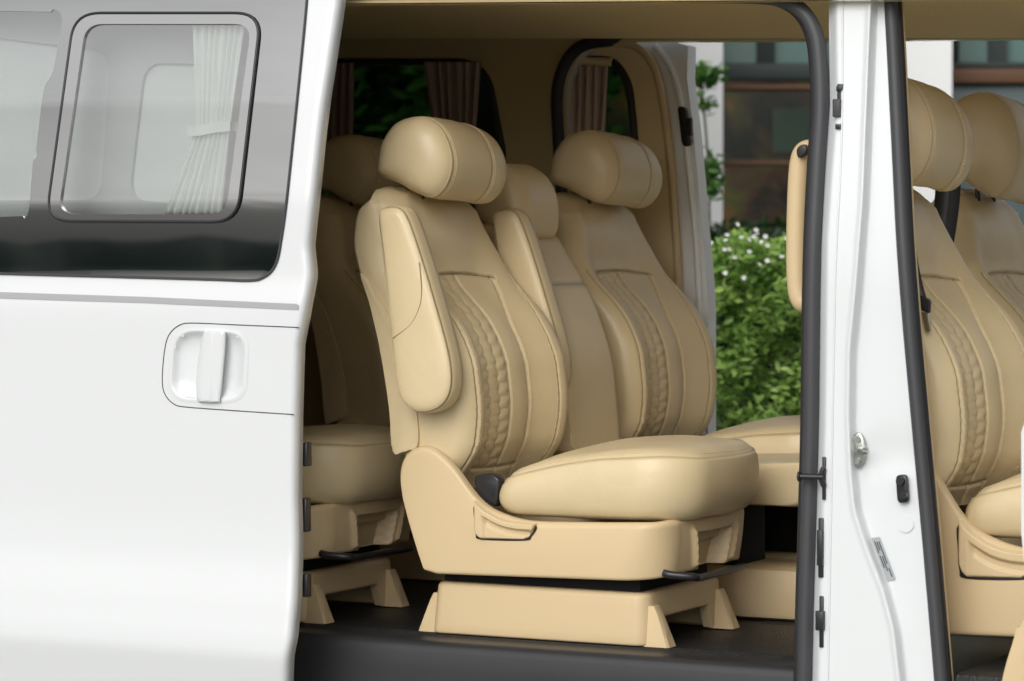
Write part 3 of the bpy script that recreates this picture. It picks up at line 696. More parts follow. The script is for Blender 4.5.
# sill step: rounded nosing and outer face
prof = [(ysill + 0.10, 0.0015), (ysill + 0.02, 0.003), (ysill + 0.006, 0.0), (ysill, -0.008), (ysill - 0.004, -0.02), (ysill - 0.008, -0.06), (ysill - 0.012, -0.16), (ysill - 0.012, -0.3)]
xs = np.linspace(XS0, XS1, 60); rows = []
for x in xs:
    inset = 0.018 * ss(XS0 + 0.40, XS0 + 0.36, x)
    rows.append([(x, y + inset * 0, FZ + z) for y, z in prof])
V = np.array(rows).reshape(-1, 3); mesh('door_sill', V, grid_faces(len(xs), len(prof)), M['sill'], van, sharp=60)

# ---- near rear body side, behind the open sliding door
zroof = P(570, 3, 0.06)[2]
xq = P(330, 300, 0.03)[0]
box('quarter_panel', (XL, 0.0, 0.25), (P(303, 300, 0.02)[0] - 0.12, 0.05, P(100, 232, 0)[2]), M['white'], van, 0.01)
qx1 = P(303, 300, 0.02)[0] - 0.12
zq0, zq1 = P(100, 232, 0)[2], zroof + 0.08
qo = [(XL, 0.01, zq0), (qx1, 0.01, zq0), (qx1, 0.05, zq1), (XL, 0.05, zq1)]
h1 = fillet([P(-80, 28, 0.02), P(108, 52, 0.02), P(98, 200, 0.02), P(-90, 200, 0.02)], 0.05, 5)
h2 = fillet([P(142, 62, 0.02), P(236, 66, 0.02), P(215, 206, 0.02), P(126, 200, 0.02)], 0.05, 5)
for hh in (h1, h2): hh[:, 1] = 0.03
qo = [(XL, 0.03, zq0), (qx1, 0.03, zq0), (qx1, 0.03, zq1), (XL, 0.03, zq1)]
panel('window_frame', qo, [h1, h2], (0, 0.03, 0), simple('frit_grey', (0.46, 0.47, 0.475), 0.3), van)
for hh in (h1, h2): prism('quarter_window', hh + (0, 0.01, 0), (0, 0.005, 0), simple('painted_pale_glass', (0.66, 0.68, 0.68), 0.3, var=0.05, vscale=3), van)  # opaque pale colour stands in for bright, reflecting quarter glass

# ---- roof, headliner
zfh = P(750, 40, 1.66)[2]                                          # far header lower edge
prof = [(0.03, zroof - 0.002), (0.10, zroof + 0.004), (0.14, zroof + 0.035), (0.30, zroof + 0.06), (0.85, zroof + 0.075), (1.30, zroof + 0.05), (1.50, zroof + 0.02), (1.60, (zroof + zfh) / 2 + 0.01), (1.65, zfh + 0.03), (1.668, zfh + 0.006), (1.695, zfh + 0.004)]
prof = crv(prof, 5); xs = np.linspace(XL, XR, 40); x570 = P(570, 3, 0.06)[0]; zk = lambda x: -0.030 * (x - x570)
V = np.array([[(x, y, z + zk(x)) for y, z in prof] for x in xs]).reshape(-1, 3); F = grid_faces(len(xs), len(prof))
mesh('headliner', V, F, M['headliner'], van)
V2 = np.array([[(x, y, z + zk(x)) for y, z in [(-0.0, zroof + 0.03), (0.02, zroof + 0.10), (0.2, zroof + 0.17), (0.85, zroof + 0.19), (1.5, zroof + 0.17), (1.72, zroof + 0.10), (1.74, zfh - 0.0)]] for x in xs]).reshape(-1, 3)
mesh('roof', V2, grid_faces(len(xs), 7), M['white'], van)
# near roof rail: beige edge strip and dark seal above the doorway
xh1 = P(780, 3, 0.05)[0]
prism('header_trim', [(XL, 0.045, zroof + 0.008 + zk(XL)), (XL, 0.105, zroof + 0.008 + zk(XL)), (XL, 0.105, zroof + 0.002 + zk(XL)), (XL, 0.045, zroof + 0.002 + zk(XL))], (xh1 + 0.1 - XL, 0, zk(xh1 + 0.1) - zk(XL)), M['plastic'], van, 0.002)
# grab handles / lamp bosses on the far header
for (u0, u1, v) in ((412, 505, 20), (520, 588, 20), (712, 800, 14)):
    yy = 1.45; a, b = P(u0, v, yy), P(u1, v, yy); c = (a + b) / 2
    tube('grab_handle', crv([a + (0, 0.02, 0.01), a * 0.92 + b * 0.08, c + (0, 0, -0.004), a * 0.08 + b * 0.92, b + (0, 0.02, 0.01)], 6), 0.010, M['headliner'], van)

# ---- far side wall with the rear window and the open doorway
YW = 1.68
zdoor = zfh
win = fillet([P(250, 62, YW), P(486, 62, YW), P(503, 150, YW), P(505, 260, YW), P(240, 262, YW)], [0.05, 0.09, 0.02, 0.08, 0.05], 8)
seal_px = [(584, 470), (574, 400), (567, 300), (563, 200), (559, 130), (558, 98), (562, 74), (572, 55), (587, 44.5), (610, 41), (660, 40.5), (760, 40), (900, 39), (1150, 37)]
sc_ = crv([P(u, v, YW) for u, v in seal_px], 6)
outer = [(XL, YW, FZ - 0.3), (sc_[0][0], YW, FZ - 0.3)] + list(sc_) + [(XR, YW, sc_[-1][2]), (XR, YW, zroof + 0.06), (XL, YW, zroof + 0.15)]
panel('side_trim', outer, [win], (0, 0.05, 0), M['trim_dark'], van)
panel('far_body_side', [np.asarray(p) + (0, 0.055, 0) for p in outer], [win + (0, 0.055, 0)], (0, 0.04, 0), M['white'], van)
tube('door_seal', np.vstack([sc_[:55] + (0, -0.006, 0), sc_[55] + (0.02, 0, 0.025)]), 0.017, M['rubber'], van, 10)
tube('window_seal', np.vstack([win, win[:1]]) + (0, -0.002, 0), 0.010, M['rubber'], van, 8)
prism('rear_window', win + (0, 0.03, 0), (0, 0.005, 0), M['tint'], van)
box('rear_wall', (XL - 0.05, 0.0, 0.3), (XL, 1.76, zroof + 0.1), M['trim'], van, 0)

# ---- far sliding door, slid back outside the body
YD = 1.80
fd = van
do_px = [(480, 41), (640, 41), (672, 41), (688, 46), (687, 78), (693, 128), (698, 181), (701, 222), (706, 274), (708, 306), (708, 440), (703, 640), (460, 640)]
dd = [P(u, v, YD) for u, v in do_px]
wh = fillet([P(540, 62, YD), P(612, 62, YD), P(627, 84, YD), P(632, 128, YD), (P(634, 200, YD)), P(540, 200, YD)], [0.03, 0.05, 0.05, 0.05, 0.05, 0.03], 8)
far_door = panel('sliding_door', dd, [wh], (0, 0.055, 0), M['grey_metal'], van)
far_door.data.materials[0] = M['far_lit_paint']
tr_px = [(500, 44), (632, 44), (650, 58), (659, 80), (668, 136), (675, 220), (679, 310), (680, 440), (676, 630), (480, 630)]
wh2 = fillet([P(536, 60, YD - 0.022), P(614, 60, YD - 0.022), P(629, 83, YD - 0.022), P(634, 128, YD - 0.022), P(637, 203, YD - 0.022), P(536, 203, YD - 0.022)], [0.03, 0.05, 0.05, 0.05, 0.05, 0.03], 8)
dt = fillet([P(u, v, YD - 0.022) for u, v in tr_px], [0.01, 0.06, 0.1, 0.2, 0.3, 0.3, 0.3, 0.3, 0.02, 0.02], 6)
panel('door_trim', dt, [wh2], (0, 0.02, 0), M['trim'], far_door)
tube('trim_edge', crv([P(u, v, YD - 0.02) for u, v in [(560, 44), (620, 43.5), (638, 48), (650, 60), (659, 82), (668, 137), (675, 220), (679, 310), (680, 440)]], 6), 0.012, M['plastic'], far_door, 8)
tube('pane_seal', np.vstack([wh2, wh2[:1]]) + (0, 0.0, 0), 0.012, M['rubber'], far_door, 8)
prism('pane', wh + (0, 0.06, 0), (0, 0.004, 0), M['tint'], far_door)
# pressed step along the shut face and the latch
tube('shut_bead', crv([P(u, v, YD - 0.004) for u, v in [(655, 46), (672, 70), (682, 110), (690, 180), (696, 240), (700, 320), (702, 440)]], 6), 0.010, M['far_lit_paint'], far_door, 8)
lt = fillet([P(679, 106, YD - 0.006), P(687, 107, YD - 0.006), P(693, 146, YD - 0.006), P(684, 147, YD - 0.006)], 0.02, 6)
la = prism('latch', lt, (0, -0.012, 0), M['black'], far_door, 0.003)
prism('latch_claw', [P(687, 118, YD - 0.02), P(693, 118, YD - 0.02), P(693.5, 136, YD - 0.02), P(688, 136, YD - 0.02)], (0, -0.014, 0), M['black'], far_door, 0.002)

# ---- near sliding door, slid back along the body (left of the picture)
def Yd(z):
    zz = np.array([0.30, 0.44, P(150, 646, -0.12)[2], P(150, 600, -0.12)[2], P(150, 540, -0.1)[2], P(150, 440, -0.1)[2], P(150, 320, -0.1)[2], P(150, 300, -0.1)[2], P(150, 280, -0.1)[2], P(150, 240, -0.1)[2], P(150, 200, -0.1)[2], P(150, 100, -0.1)[2], P(150, 0, -0.1)[2], P(150, -80, -0.1)[2]])
    yy = np.array([-0.060, -0.085, -0.128, -0.119, -0.100, -0.110, -0.122, -0.121, -0.114, -0.1135, -0.113, -0.092, -0.058, -0.028])
    g = np.linspace(zz[0], zz[-1], 400); v = np.interp(g, zz, yy); k = np.hanning(13); k /= k.sum()
    k2 = np.hanning(61); k2 /= k2.sum(); v2 = np.convolve(np.pad(v, 30, mode='edge'), k2, 'valid'); v1 = np.convolve(np.pad(v, 6, mode='edge'), k, 'valid')
    bl_ = ss(P(150, 628, -0.12)[2], P(150, 606, -0.12)[2], g) * ss(P(150, 335, -0.12)[2], P(150, 360, -0.12)[2], g)
    return np.interp(z, g, v1 * (1 - bl_) + v2 * bl_)
def onskin(u, v, off=0.0):
    y = -0.1
    for _ in range(6): p = P(u, v, y + off); y = float(Yd(p[2]))
    return P(u, v, y + off)
edge_px = [(337, -30), (332, 0), (321.5, 70), (313, 130), (306, 200), (301, 245), (304, 275), (299.5, 300), (296, 320), (291, 345), (289, 415), (288, 500), (287.5, 600), (284, 640), (279, 690), (276, 730)]
ed = np.array([onskin(u, v) for u, v in edge_px])
eo = np.argsort(ed[:, 2]); xE = lambda z: np.interp(z, ed[eo, 2], ed[eo, 0])
XD0 = onskin(-190, 400)[0]
zz = np.unique(np.r_[np.linspace(0.36, ed[eo][-1][2], 130)])
wb = np.array([onskin(-190, 268), onskin(0, 273.5), onskin(200, 278), onskin(254, 280.5)])
cols = 130
rows = []
for z in zz: rows.append([(XD0 + (xE(z) - XD0) * t, float(Yd(z)), z) for t in np.linspace(0, 1, cols + 20)])
# front edge: rounded hem and the return flange
rows = np.array(rows); hem = []
for r, z in zip(rows, zz):
    e = r[-1]; ext = [(e[0] + 0.007, e[1] + 0.002, z), (e[0] + 0.012, e[1] + 0.008, z), (e[0] + 0.014, e[1] + 0.018, z), (e[0] + 0.012, e[1] + 0.024, z), (e[0] + 0.012, e[1] + 0.040, z), (e[0] + 0.006, e[1] + 0.046, z), (e[0] - 0.2, e[1] + 0.046, z)]
    hem.append(np.vstack([r, ext]))
rows = np.array(hem); nc = rows.shape[1]
# window opening in the skin
wr_px = [(309, -30), (305, 20), (296, 110), (286, 205), (281, 240), (278, 258), (272, 270), (262, 277), (250, 280.5)]
wr = np.array([onskin(u, v) for u, v in wr_px]); wo = np.argsort(wr[:, 2])
zwb = lambda x: np.interp(x, wb[:, 0], wb[:, 2])
F = []
for a, b, c, d in grid_faces(len(zz), nc):
    m_ = rows.reshape(-1, 3)[[a, b, c, d]].mean(0)
    inwin = (m_[1] < Yd(m_[2]) + 0.005) and m_[2] > zwb(m_[0]) + 0.035 and m_[0] < np.interp(m_[2], wr[wo, 2], wr[wo, 0]) - 0.04
    inner = m_[1] > Yd(m_[2]) + 0.043 and m_[2] > zwb(m_[0])
    if not inwin: F.append((a, b, c, d))
door = mesh('sliding_door', rows.reshape(-1, 3), F, M['white'], van, sharp=60)
# outer glass panel: black-banded glass laid on the skin
G, at0 = 60, 0
zg = np.linspace(zwb(0), onskin(200, -30)[2], 90); gx = []
zcorner = wr[-1][2]
def rows_glass(off):
    out = []
    for k, z in enumerate(np.r_[np.linspace(min(wb[:, 2]), max(wb[:, 2]) + 0.05, 60), np.linspace(max(wb[:, 2]) + 0.06, onskin(200, -30)[2], 60)]):
        xr_ = np.interp(z, wr[wo, 2], wr[wo, 0]) if z > wr[wo][0][2] else wr[wo][0][0]
        xl_ = XD0 + 0.06
        out.append([(xl_ + (xr_ - xl_) * t, 0, z) for t in np.linspace(0, 1, 70)])
    out = np.array(out)
    # squeeze the lower rows up to the sloping bottom line
    zb_ = np.interp(out[:, :, 0], wb[:, 0], wb[:, 2]); out[:, :, 2] = np.maximum(out[:, :, 2], zb_)
    out[:, :, 1] = Yd(out[:, :, 2]) + off
    return out
rg = rows_glass(-0.003); nr, ng = rg.shape[:2]; V = rg.reshape(-1, 3)
hole_px = fillet([(74.5, 13), (261, 13), (237, 222), (46, 221)], [25, 25, 25, 25], 8)
lite_px = np.array([(-200, 8), (52, 8), (60, 11), (62.5, 20), (55, 62), (52, 75), (45, 84), (42, 100), (36, 150), (37, 158), (33, 160), (29, 212), (24, 221), (-200, 221)])
def inpoly(x, y, poly):
    c = False; n = len(poly)
    for i in range(n):
        x1, y1 = poly[i]; x2, y2 = poly[(i + 1) % n]
        if (y1 > y) != (y2 > y) and x < (x2 - x1) * (y - y1) / (y2 - y1) + x1: c = not c
    return c
def proj(p):
    d = np.asarray(p) - CAM; z = d.dot(Fv); return CX + FPX * d.dot(Rv) / z, CY - FPX * d.dot(Uv) / z
# clean holes: fill the outline with loops instead of deleting faces
def skin_panel(name, outer_px, holes_px, off, mat, parent, thick=0.004):
    """outline in picture pixels laid on the curved door skin, filled as a fine triangulated sheet"""
    bm = bmesh.new(); o_ = off_of(parent)
    flat = []
    for loop in [outer_px] + holes_px:
        L = np.asarray(loop, float); L = np.vstack([L, L[:1]]); L = resample(L, max(12, int(np.linalg.norm(np.diff(L, axis=0), axis=1).sum() / 4)))[:-1]
        vs_ = [bm.verts.new((u, v, 0)) for u, v in L]
        for i in range(len(vs_)): bm.edges.new((vs_[i], vs_[(i + 1) % len(vs_)]))
    bmesh.ops.triangle_fill(bm, use_beauty=True, use_dissolve=False, edges=list(bm.edges))
    # slice by rows so that the sheet follows the curvature
    v0 = min(v.co.y for v in bm.verts); v1 = max(v.co.y for v in bm.verts)
    for yv in np.arange(v0 + 6, v1, 6):
        bmesh.ops.bisect_plane(bm, geom=list(bm.verts) + list(bm.edges) + list(bm.faces), plane_co=(0, yv, 0), plane_no=(0, 1, 0))
    for v in bm.verts: v.co = Vector(onskin(v.co.x, v.co.y, off) - o_)
    g = bmesh.ops.extrude_face_region(bm, geom=list(bm.faces))
    for v in g['geom']:
        if isinstance(v, bmesh.types.BMVert): v.co.y += thick
    bmesh.ops.recalc_face_normals(bm, faces=bm.faces)
    me = bpy.data.meshes.new(name); bm.to_mesh(me); bm.free()
    me.polygons.foreach_set('use_smooth', [True] * len(me.polygons)); me.set_sharp_from_angle(angle=R(40))
    return link(name, me, mat, parent)
glass_outer = [(-180, -30)] + [(309, -30), (305, 20), (296, 110), (286, 205), (281, 240), (278, 257), (273, 269), (264, 277), (250, 280.5)] + [(200, 279), (0, 273.5), (-180, 268.5)]
lite = fillet(lite_px[1:-1], 5, 4); lite = np.vstack([[(-150, 8)], lite, [(-150, 221)]])
skin_panel('window_band', glass_outer, [hole_px, lite], -0.003, M['frit'], door)
skin_panel('window_pane', lite, [], -0.001, M['pane'], door, 0.003)
inner_px = fillet([(85.5, 24), (251.5, 24), (225.5, 214.5), (58, 214)], [17, 17, 17, 17], 8)
skin_panel('pane_frame', hole_px, [inner_px], -0.007, M['frame'], door, 0.012)
skin_panel('sliding_pane', inner_px, [], -0.001, M['pane'], door, 0.003)
ring = np.array([onskin(u, v, -0.0065) for u, v in resample(np.vstack([hole_px, hole_px[:1]]), 140)])
tube('pane_gasket', ring, 0.0034, M['black'], door, 8)
# chrome-grey line round the glass and the body stripe
gl_line = np.array([onskin(u, v, -0.0025) for u, v in resample(crv([(309, -30), (305, 20), (296, 110), (286, 205), (281, 240), (278, 257), (273, 269), (264, 277), (250, 280.5), (200, 279), (0, 273.5), (-180, 268.5)], 4), 160)])
tube('glass_edge', gl_line, 0.0032, M['rubber_grey'], door, 6)
skin_panel('body_stripe', [(-185, 286.5), (0, 292), (150, 297), (299, 304), (298, 310), (150, 303.2), (0, 298.5), (-185, 293)], [], -0.0015, M['stripe'], door, 0.002)
# handle plate: a shut-line, the raised plate with a cup, and the bar
plate_px = [(299, 327.5), (240, 325), (192, 323), (180, 325), (171, 332), (166, 343), (163, 365), (162.5, 385), (166, 396), (174, 404), (186, 407), (240, 411), (293.5, 414.5)]
gap = [np.array(p) for p in plate_px]
tube('plate_gap', np.array([onskin(u, v, -0.0002) for u, v in resample(crv(plate_px, 5), 120)]), 0.0012, M['rubber_grey'], door, 6)
cup = fillet([(175, 330), (246, 333), (243, 400), (170, 399)], [22, 20, 20, 22], 8)
rows = []
cc = np.asarray(cup).mean(0)
for sc, dep in ((1.10, -0.0006), (1.03, -0.0014), (1.0, -0.0016), (0.97, 0.0005), (0.92, 0.004), (0.86, 0.009), (0.75, 0.014), (0.55, 0.017), (0.3, 0.018), (0.08, 0.018)):
    rows.append([onskin(*(cc + (q - cc) * sc), dep) for q in cup])
# the cup is a real recess: cut the skin behind it
V, F2 = loft(rows, False, True); hcup = mesh('handle_cup', V, F2, M['white'], door)
bm = bmesh.new(); bm.from_mesh(door.data); do = off_of(door); dl = []
big = cc + (np.asarray(cup) - cc) * 0.985
for f in bm.faces:
    c3 = np.array(f.calc_center_median()) + do
    if c3[1] < Yd(c3[2]) + 0.004:
        u, v = proj(c3)
        if inpoly(u, v, big): dl.append(f)
bmesh.ops.delete(bm, geom=dl, context='FACES'); bm.to_mesh(door.data); bm.free()
hb = crv([(203, 333.5), (208, 331.5), (222, 332), (226, 334.5), (224, 365), (220.5, 398), (218, 402), (203, 402), (196.5, 398), (197, 365)], 4, True)
rows = []
hcn = hb.mean(0)
for sc, dep in ((0.98, 0.018), (1.0, 0.004), (0.99, -0.004), (0.95, -0.008), (0.86, -0.0105), (0.6, -0.0125), (0.2, -0.013)):
    rows.append([onskin(*(hcn + (q - hcn) * np.array([sc, 0.06 * sc + 0.94])), dep) for q in hb])
V, F2 = loft(rows, False, True); mesh('handle_bar', V, F2, M['white'], door, sharp=60)
# striker pads on the door's front edge
for (u, v0, v1) in ((305, 444, 468), (304, 500, 534), (303, 576, 600)):
    a = onskin(u - 12, v0); b = onskin(u - 12, v1); x = float(xE(a[2])) + 0.011; y = a[1] + 0.05
    box('edge_pad', (x - 0.006, y - 0.002, b[2]), (x + 0.006, y + 0.02, a[2]), M['black'], door, 0.003)

# ---- white pillar between the two doorways
lpx = [(829, -60), (829, 30), (830, 106), (824, 180), (820, 240), (818, 420), (815, 520), (811, 681), (809, 760)]
rpx = [(886, -60), (886, 0), (890, 80), (896, 240), (902, 320), (911, 420), (922, 540), (936, 681), (944, 760)]
cpx = [(874, -60), (873, 0), (869, 100), (865, 200), (858, 290), (852, 350), (851, 420), (853, 470), (857, 510), (870, 550), (885, 588), (896, 630), (902, 681), (908, 760)]
ip = lambda L, v: np.interp(v, [q[1] for q in L], [q[0] for q in L])
rows = []
for v in np.linspace(-60, 760, 140):
    l, r_, c = ip(lpx, v), ip(rpx, v), ip(cpx, v); us = np.linspace(l, r_, 70); row = []
    for u in us:
        h = 0.028 * ss(c - 3, c + 6, u)                           # set-back jamb
        h += 0.030 * ss(l + 9, l - 1, u)                          # rounds away into the sliding doorway
        h += 0.006 * ss(c - 8, c - 3, u) * ss(c + 1, c - 3, u) * -1
        h += 0.010 * math.exp(-((v - 455) / 22) ** 2) * ss(c + 10, c + 24, u) * 0.6
        tl = 0.06 * ss(300, -60, v)                               # tumblehome
        row.append(P(u, v, h + tl))
    rows.append(row)
rows = np.array(rows); pil = mesh('door_pillar', rows.reshape(-1, 3), grid_faces(*rows.shape[:2]), M['jamb'], van)
# pillar core so that it has depth
core = np.array([[P(ip(lpx, v) + 2, v, 0.05 + 0.06 * ss(300, -60, v)), P(ip(rpx, v) - 2, v, 0.05 + 0.06 * ss(300, -60, v)), P(ip(rpx, v) - 2, v, 0.05 + 0.06 * ss(300, -60, v)) + (0, 0.09, 0), P(ip(lpx, v) + 2, v, 0.05 + 0.06 * ss(300, -60, v)) + (0, 0.09, 0)] for v in np.linspace(-60, 760, 40)])
V, F2 = loft(core); mesh('pillar_trim', V, F2, M['trim'], van, sharp=40)
tl = lambda v: 0.06 * float(ss(300, -60, v))
s1 = [(560, -5), (700, -4.5), (760, -3.5), (785, 1), (803, 12), (814, 30), (819, 55), (821, 106), (818, 160), (814, 240), (812, 330), (811, 420), (808.5, 520), (806, 600), (804, 690), (802, 760)]
tube('door_seal', crv([P(u, v, 0.020 + tl(v)) for u, v in s1], 6), 0.0160, M['rubber_grey'], van, 12)
tube('seal_lip', crv([P(u - 5, v + 1, 0.045 + tl(v)) for u, v in s1], 6), 0.012, M['rubber'], van, 10)
s0 = [(330, -4), (450, -5), (560, -5)]
tube('door_seal', crv([P(u, v, 0.020 + tl(v)) for u, v in s0], 6), 0.0185, M['rubber'], van, 12)
s2 = [(891, -60), (891, 0), (894, 60), (899, 160), (903, 240), (909, 320), (918, 420), (929, 540), (941, 681), (947, 760)]
tube('door_seal', crv([P(u, v, 0.030 + tl(v)) for u, v in s2], 6), 0.0140, M['rubber_grey'], van, 12)
tube('seal_lip', crv([P(u + 5.5, v, 0.045 + tl(v)) for u, v in s2], 6), 0.012, M['black'], van, 10)
tube('trim_edge', crv([P(u + 9.5, v, 0.075 + tl(v)) for u, v in s2], 6), 0.007, M['plastic'], van, 10)
tube('seam_sealer', crv([P(u, v, -0.0005 + tl(v)) for u, v in [(842, -30), (842.5, 60), (841, 160), (836, 260), (833, 400), (831, 520), (828, 680)]], 6), 0.0022, M['jamb'], pil, 8)
# fittings on the pillar
def ppt(u, v, y): return P(u, v, y + tl(v))
def pbox(name, u0, v0, u1, v1, y0, y1, mat, bev=0.003):
    a = ppt(u0, v0, y0); b = ppt(u1, v1, y0)
    return box(name, (a[0], a[1] + (y1 - y0), b[2]), (b[0], a[1], a[2]), mat, pil, bev)
pbox('bump_stop', 832, 99, 839, 117, -0.012, 0.02, M['rubber_grey']); pbox('bump_plate', 837, 84, 840.5, 132, -0.004, 0.02, M['black'], 0.001)
pbox('bump_clip', 836, 86, 841, 91, -0.008, 0.01, M['black'], 0.001); pbox('bump_clip', 835, 124, 840, 129, -0.008, 0.01, M['black'], 0.001)
pbox('bump_plate', 818, 518, 823, 578, -0.004, 0.01, M['black'], 0.002); pbox('bump_stop', 816.5, 530, 822, 566, -0.010, 0.01, M['black'], 0.002)
pbox('bump_plate', 819, 596, 823, 648, -0.004, 0.01, M['black'], 0.002); pbox('bump_stop', 815, 611, 823, 631, -0.012, 0.01, M['black'], 0.002)
pbox('guide_bracket', 822, 457, 825, 500, -0.006, 0.02, M['black'], 0.001)
p = ppt(823, 477, -0.012); tube('guide_pin', [p + (0.0, 0, 0), p + (-0.05, -0.006, 0)], 0.006, M['black'], pil); tube('guide_pin', [p + (-0.046, -0.006, 0), p + (-0.05, -0.006, 0)], 0.011, M['black'], pil)
tube('guide_pin', [ppt(824, 468, -0.006), ppt(820, 476, -0.01), ppt(824, 486, -0.006)], 0.006, M['black'], pil)
# striker: zinc plate, two screws and a stud
c = ppt(859, 450, 0.022); a = np.linspace(0, 2 * np.pi, 32, endpoint=False)
pl_ = np.stack([c + (0.016 * math.cos(t), 0, 0.036 * math.sin(t)) for t in a]); stk = prism('striker_plate', pl_, (0, -0.006, 0), M['steel'], pil, 0.002)
for dz in (-0.022, 0.022): tube('screw', [c + (0, -0.005, dz), c + (0, -0.010, dz)], 0.0065, M['steel'], stk, 12)
tube('striker_stud', [c + (0.004, -0.004, 0), c + (0.006, -0.03, 0), c + (0.022, -0.042, 0), c + (0.034, -0.043, 0)], [0.007, 0.006, 0.0055, 0.0055], M['steel'], stk, 12)
tube('striker_stud', [c + (0.026, -0.042, 0), c + (0.032, -0.043, 0)], 0.009, M['steel'], stk, 12)
# door-lamp switch
sw = fillet([ppt(897, 475, 0.022), ppt(908, 474, 0.022), ppt(910, 502, 0.022), ppt(899, 503, 0.022)], 0.008, 5); swp = prism('lamp_switch', sw, (0, -0.008, 0), M['black'], pil, 0.002)
for (u, v) in ((901.5, 481), (904.5, 495)): q = ppt(u, v, 0.014); tube('switch_button', [q, q + (0, -0.012, 0)], 0.008, M['black'], swp, 12)
# blank grommet and the paint-code sticker
q = ppt(906, 524, 0.0285); tube('grommet', [q, q + (0, -0.0035, 0)], 0.017, M['jamb'], pil, 24)
stq = np.array([ppt(870, 538, 0.0), ppt(879, 537, 0.0), ppt(894, 579, 0.0), ppt(886, 581, 0.0)]); stq[:, 1] = 0.0155
stq = np.array([P(u, v, 0.0255) for u, v in ((871.5, 538), (879.5, 537), (895.5, 579), (887.5, 581))])
sti = prism('paint_sticker', stq, (0, -0.0012, 0), M['label'], pil)
for k, (t0, t1, s) in enumerate([(0.08, 0.36, 0.25), (0.10, 0.30, 0.5), (0.42, 0.70, 0.25), (0.44, 0.78, 0.5), (0.10, 0.62, 0.75), (0.72, 0.93, 0.75)]):
    L0, L1 = stq[0] * (1 - s) + stq[1] * s, stq[3] * (1 - s) + stq[2] * s; ya = (0, -0.002, 0)
    tube('print_line', [L0 + (L1 - L0) * t0 + ya, L0 + (L1 - L0) * t1 + ya], 0.0012, M['ink'], sti, 6)

# ---- grab rail on the pillar, seen at the doorway's front edge
gr = crv([P(u, v, 0.14) for u, v in [(820, 152), (808, 150), (801, 158), (798, 185), (796.5, 240), (797, 280), (800, 298), (806, 303), (818, 302)]], 6)
tube('grab_rail', gr, 0.0215, M['plastic'], van, 14)
prism('rail_cap', fillet([P(799, 148, 0.125), P(808, 143, 0.125), P(812, 152, 0.125), P(801, 160, 0.125)], 0.01, 4), (0, -0.02, 0), M['black'], van, 0.003)

# ---- front door, swung open beyond the right edge
panel('front_door', [P(1040, 405, -0.25), P(1070, 380, -0.25), P(1100, 720, -0.25), P(1050, 720, -0.25), P(1031, 530, -0.25), P(1031, 430, -0.25)], [], (0, -0.06, 0), M['white'], van)
prism('door_card', crv([P(1036, 610, -0.18), P(1022, 640, -0.18), P(1011, 690, -0.18), P(1030, 720, -0.18), P(1070, 700, -0.18), P(1080, 610, -0.18)], 5, True), (0, -0.06, 0), M['plastic'], van, 0.01)
# outer skins that close the cabin at the front and the bulkhead line
box('front_floor_hump', (1.0, 0.05, FZ - 0.02), (2.4, 1.6, FZ + 0.02), M['mat'], van, 0.01)

# ================================================================== CURTAINS
def curtain(name, top, tie, bot, y, folds, mat, label, group=None, amp=0.012):
    """pleated drape; top/tie/bot are (u_left,u_right,v) picture spans on plane y"""
    rows = []; lev = [q for q in (top, tie, bot) if q]
    vv = np.linspace(lev[0][2], lev[-1][2], 50)
    for v in vv:
        l = np.interp(v, [q[2] for q in lev], [q[0] for q in lev]); r = np.interp(v, [q[2] for q in lev], [q[1] for q in lev])
        row = []
        for t in np.linspace(0, 1, folds * 12 + 1):
            k = 2 * np.pi * folds * t; p = P(l + (r - l) * t, v, y); p[1] += amp * (math.sin(k + 0.4 * math.sin(t * 17)) + 0.25 * math.sin(2.3 * k + v * 0.03)); row.append(p)
        rows.append(row)
    rows = np.array(rows); b = rows[len(rows) // 2].mean(0)
    o = mesh(name, rows.reshape(-1, 3), grid_faces(*rows.shape[:2]), mat)
    sol = o.modifiers.new('thickness', 'SOLIDIFY'); sol.thickness = 0.0015
    tag(o, label, 'curtain', group); return o
cw = curtain('curtain', (192, 246, 22), (196, 231, 128), (164, 222, 214), -0.045, 8, M['curtain_w'], 'white pleated curtain tied back inside the near sliding door window', amp=0.006)
tb = [P(u, v, -0.055) for u, v in [(189, 131), (200, 131), (215, 128), (232, 126)]]
V, F2 = [], []
for p in crv(tb, 6): V += [p + (0, -0.008, 0.011), p + (0, -0.008, -0.011), p + (0, 0.02, -0.011), p + (0, 0.02, 0.011)]
n = len(V) // 4
tie = mesh('tieback', np.array(V), [tuple(4 * i + q for q in (k, (k + 1) % 4)) + tuple(4 * (i + 1) + q for q in ((k + 1) % 4, k)) for i in range(n - 1) for k in range(4)], M['curtain_w'], cw, sharp=40)
curtain('curtain', (423, 481, 62), None, (437, 475, 150), YW - 0.03, 6, M['curtain_b'], 'taupe curtain gathered at the front end of the far rear window', 'taupe curtains')
curtain('curtain', (330, 354, 63), None, (326, 354, 150), YW - 0.03, 3, M['curtain_b'], 'narrow curtain in the far rear window, right beside the edge of the near door', 'taupe curtains')
curtain('curtain', (566, 609, 66), None, (567, 604, 152), YD - 0.03, 5, M['curtain_lit'], 'taupe curtain in the window of the open far sliding door', 'taupe curtains')
tube('curtain_rail', [P(560, 61, YD - 0.03), P(612, 62, YD - 0.03)], 0.012, M['trim'], far_door)

